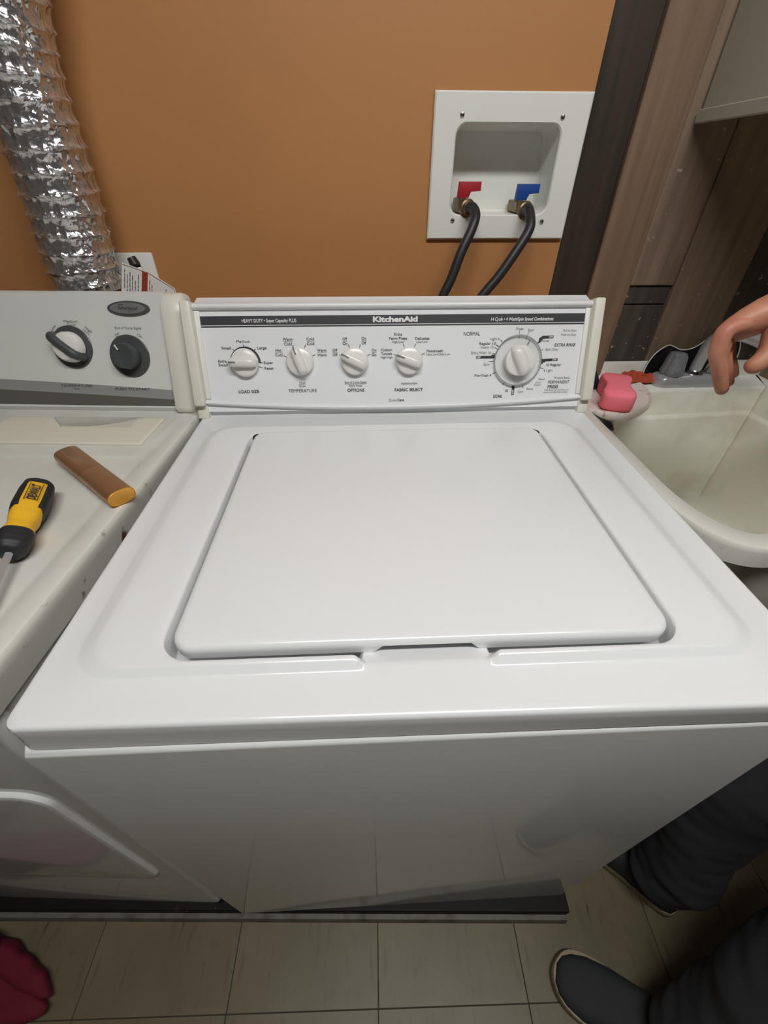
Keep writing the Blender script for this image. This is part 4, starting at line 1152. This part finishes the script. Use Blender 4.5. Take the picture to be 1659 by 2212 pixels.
# left hand hanging at the side
lw2 = lwr + Vector((-.012, .012, -.085)); pl = new_bm(); loops = []
for t, hw, th in ((-.25, .022, .019), (.0, .025, .020), (.35, .034, .019), (.7, .040, .016), (1.0, .039, .012), (1.06, .030, .008)):
    c = lwr.lerp(lw2, t)
    loops.append([c + fw_ * hw * math.cos(2 * PI * k / 24) + rt_ * th * math.sin(2 * PI * k / 24) for k in range(24)])
loft(pl, loops, True, True); join(body, pl)
for i, ln in enumerate((.072, .080, .075, .058)):
    b0 = lw2 + fw_ * (.028 - .019 * i); dn = Vector((0, 0, -1))
    q = Sk(); q.chain([(b0 + dn * -.02, .010), (b0, .0105), (b0 + dn * ln * .5 + rt_ * .006, .0092), (b0 + dn * ln * .8 + rt_ * .016, .0086), (b0 + dn * ln + rt_ * .024, .0066)])
    join(body, skin_mesh('finger', q.v, q.e, q.r, 'skin', person))
q = Sk(); b0 = lwr.lerp(lw2, .3) + fw_ * .020
q.chain([(b0, .014), (b0 + fw_ * .022 + Vector((0, 0, -.028)), .0125), (b0 + fw_ * .030 + Vector((0, 0, -.055)), .0108), (b0 + fw_ * .031 + Vector((0, 0, -.078)), .0080)])
join(body, skin_mesh('finger', q.v, q.e, q.r, 'skin', person))
# head features
def ell(bm, c, r, n=20, m=12):
    loops = []
    for i in range(1, m):
        a = PI * i / m
        loops.append([(c[0] + r[0] * math.sin(a) * math.cos(2 * PI * k / n), c[1] + r[1] * math.sin(a) * math.sin(2 * PI * k / n), c[2] + r[2] * math.cos(a)) for k in range(n)])
    loft(bm, loops, True, True)
hb = new_bm(); ell(hb, headc + Vector((0, 0, .025)), (.078, .082, .112), 28, 18)
nose = headc + fw_ * .080 + Vector((0, 0, .0)); ell(hb, nose, (.011, .011, .019))
for sgn in (-1, 1): ell(hb, headc + rt_ * sgn * .078 + Vector((0, 0, .01)), (.014, .014, .030))
ell(hb, headc + fw_ * .0600 + Vector((0, 0, -.042)), (.017, .017, .006))
join(body, hb)
body_o = obj('body', body, 'skin', person, sharp=80)
for sgn in (-1, 1):
    eb = new_bm(); ell(eb, headc + fw_ * .0665 + rt_ * sgn * .031 + Vector((0, 0, .024)), (.012, .012, .0085)); eo = obj('eye', eb, 'eye', person)
    eb = new_bm(); ell(eb, headc + fw_ * .0745 + rt_ * sgn * .031 + Vector((0, 0, .024)), (.0052, .0052, .0052)); obj('iris', eb, 'hair', eo)
hb = new_bm(); ell(hb, headc - fw_ * .014 + Vector((0, 0, .055)), (.083, .086, .092), 28, 16); obj('hair', hb, 'hair', person)
# trousers
s = Sk(); h = s.chain([(hip + Vector((0, 0, .10)), .138)])
h2 = s.chain([(hip, .142)], h)
s.chain([(rhip, .105), (rhip.lerp(rkn, .5), .096), (rkn, .078), (rkn.lerp(rank, .5), .078), (rank + Vector((0, 0, .05)), .072), (rank + Vector((-.004, .004, -.035)), .074)], h2)
s.chain([(lhip, .105), (lhip.lerp(lkn, .5), .096), (lkn, .098), (lkn.lerp(lank, .5), .088), (lank + Vector((0, 0, .05)), .072), (lank + Vector((-.006, .004, -.035)), .074)], h2)
tb = skin_mesh('trousers', s.v, s.e, s.r, 'trouser', person, sub=4)
for v in tb.verts:
    q = v.co
    k = 1 - smooth(.25, .6, q.z) * .6
    f_ = noise.noise(Vector((q.x * 7 + q.z * 5, q.y * 7, q.z * 13))) * .013 + noise.noise(Vector((q.x * 18, q.y * 18, q.z * 34))) * .005
    v.co += v.normal * f_ * k
obj('trousers', tb, 'trouser', person, sharp=80)
s = Sk(); h = s.chain([(hip + Vector((0, 0, -.03)), .158), (hip + Vector((0, 0, .06)), .155)])
s.chain([(hip.lerp(chest, .5), .138), (chest, .148), (neck + Vector((0, 0, -.08)), .115), (neck + Vector((0, 0, -.015)), .064)], h)
s.chain([(rsh, .074), (rsh.lerp(relb, .5), .060), (relb, .054), (relb.lerp(rwr, .4), .050), (relb.lerp(rwr, .62), .042)], 4)
s.chain([(lsh, .074), (lsh.lerp(lelb, .5), .060), (lelb, .054), (lelb.lerp(lwr, .5), .048), (lelb.lerp(lwr, .9), .036)], 4)
obj('sweater', skin_mesh('sweater', s.v, s.e, s.r, 'sweater', person, sub=3), 'sweater', person, sharp=80)
# shoes
def shoe(heel, toe):
    d = (toe - heel); a = math.atan2(d.y, d.x); L = d.length
    SMx = Matrix.Translation((heel.x, heel.y, 0)) @ Matrix.Rotation(a, 4, 'Z')
    k = L / .29
    ol = [(0, 0), (.006, .024), (.03, .035), (.09, .037), (.15, .044), (.20, .051), (.245, .047), (.275, .031), (.29, 0), (.277, -.034), (.25, -.050), (.20, -.052), (.15, -.045), (.09, -.037), (.03, -.035), (.006, -.024)]
    ol = [(v.x, v.y) for v in catmull([(x * k, y, 0) for x, y in ol], 5, True)]
    bm = new_bm(); cx = .145 * k
    loft(bm, [[(cx + (x - cx) * s_, y * s_, z) for x, y in ol] for s_, z in ((.965, .001), (1.0, .004), (1.0, .020), (.985, .026), (.90, .027))], True, True)
    xform(bm, SMx); sole = None
    up = new_bm()
    def sec(x, wd, z1):
        return [(x * k, wd * abs(math.cos(PI * q / 20)) ** .62 * (1 if q < 10 else -1), .024 + (z1 - .024) * math.sin(PI * q / 20) ** .62) for q in range(21)]
    loft(up, [sec(x, wd, z1) for x, wd, z1 in ((.006, .012, .040), (.012, .026, .075), (.03, .034, .095), (.07, .036, .100), (.11, .038, .096), (.15, .043, .080), (.19, .048, .064), (.23, .0465, .052), (.258, .039, .045), (.274, .029, .039), (.283, .014, .032))], True, True, closed=False)
    xform(up, SMx)
    so = obj('shoe', up, 'shoe', person, sharp=80)
    obj('sole', bm, 'sole', so, sharp=60)
shoe(Vector((.566, -.225, 0)), Vector((.303, -.098, 0)))
shoe(Vector((.622, -.018, 0)), Vector((.430, .195, 0)))

bpy.context.view_layer.update()
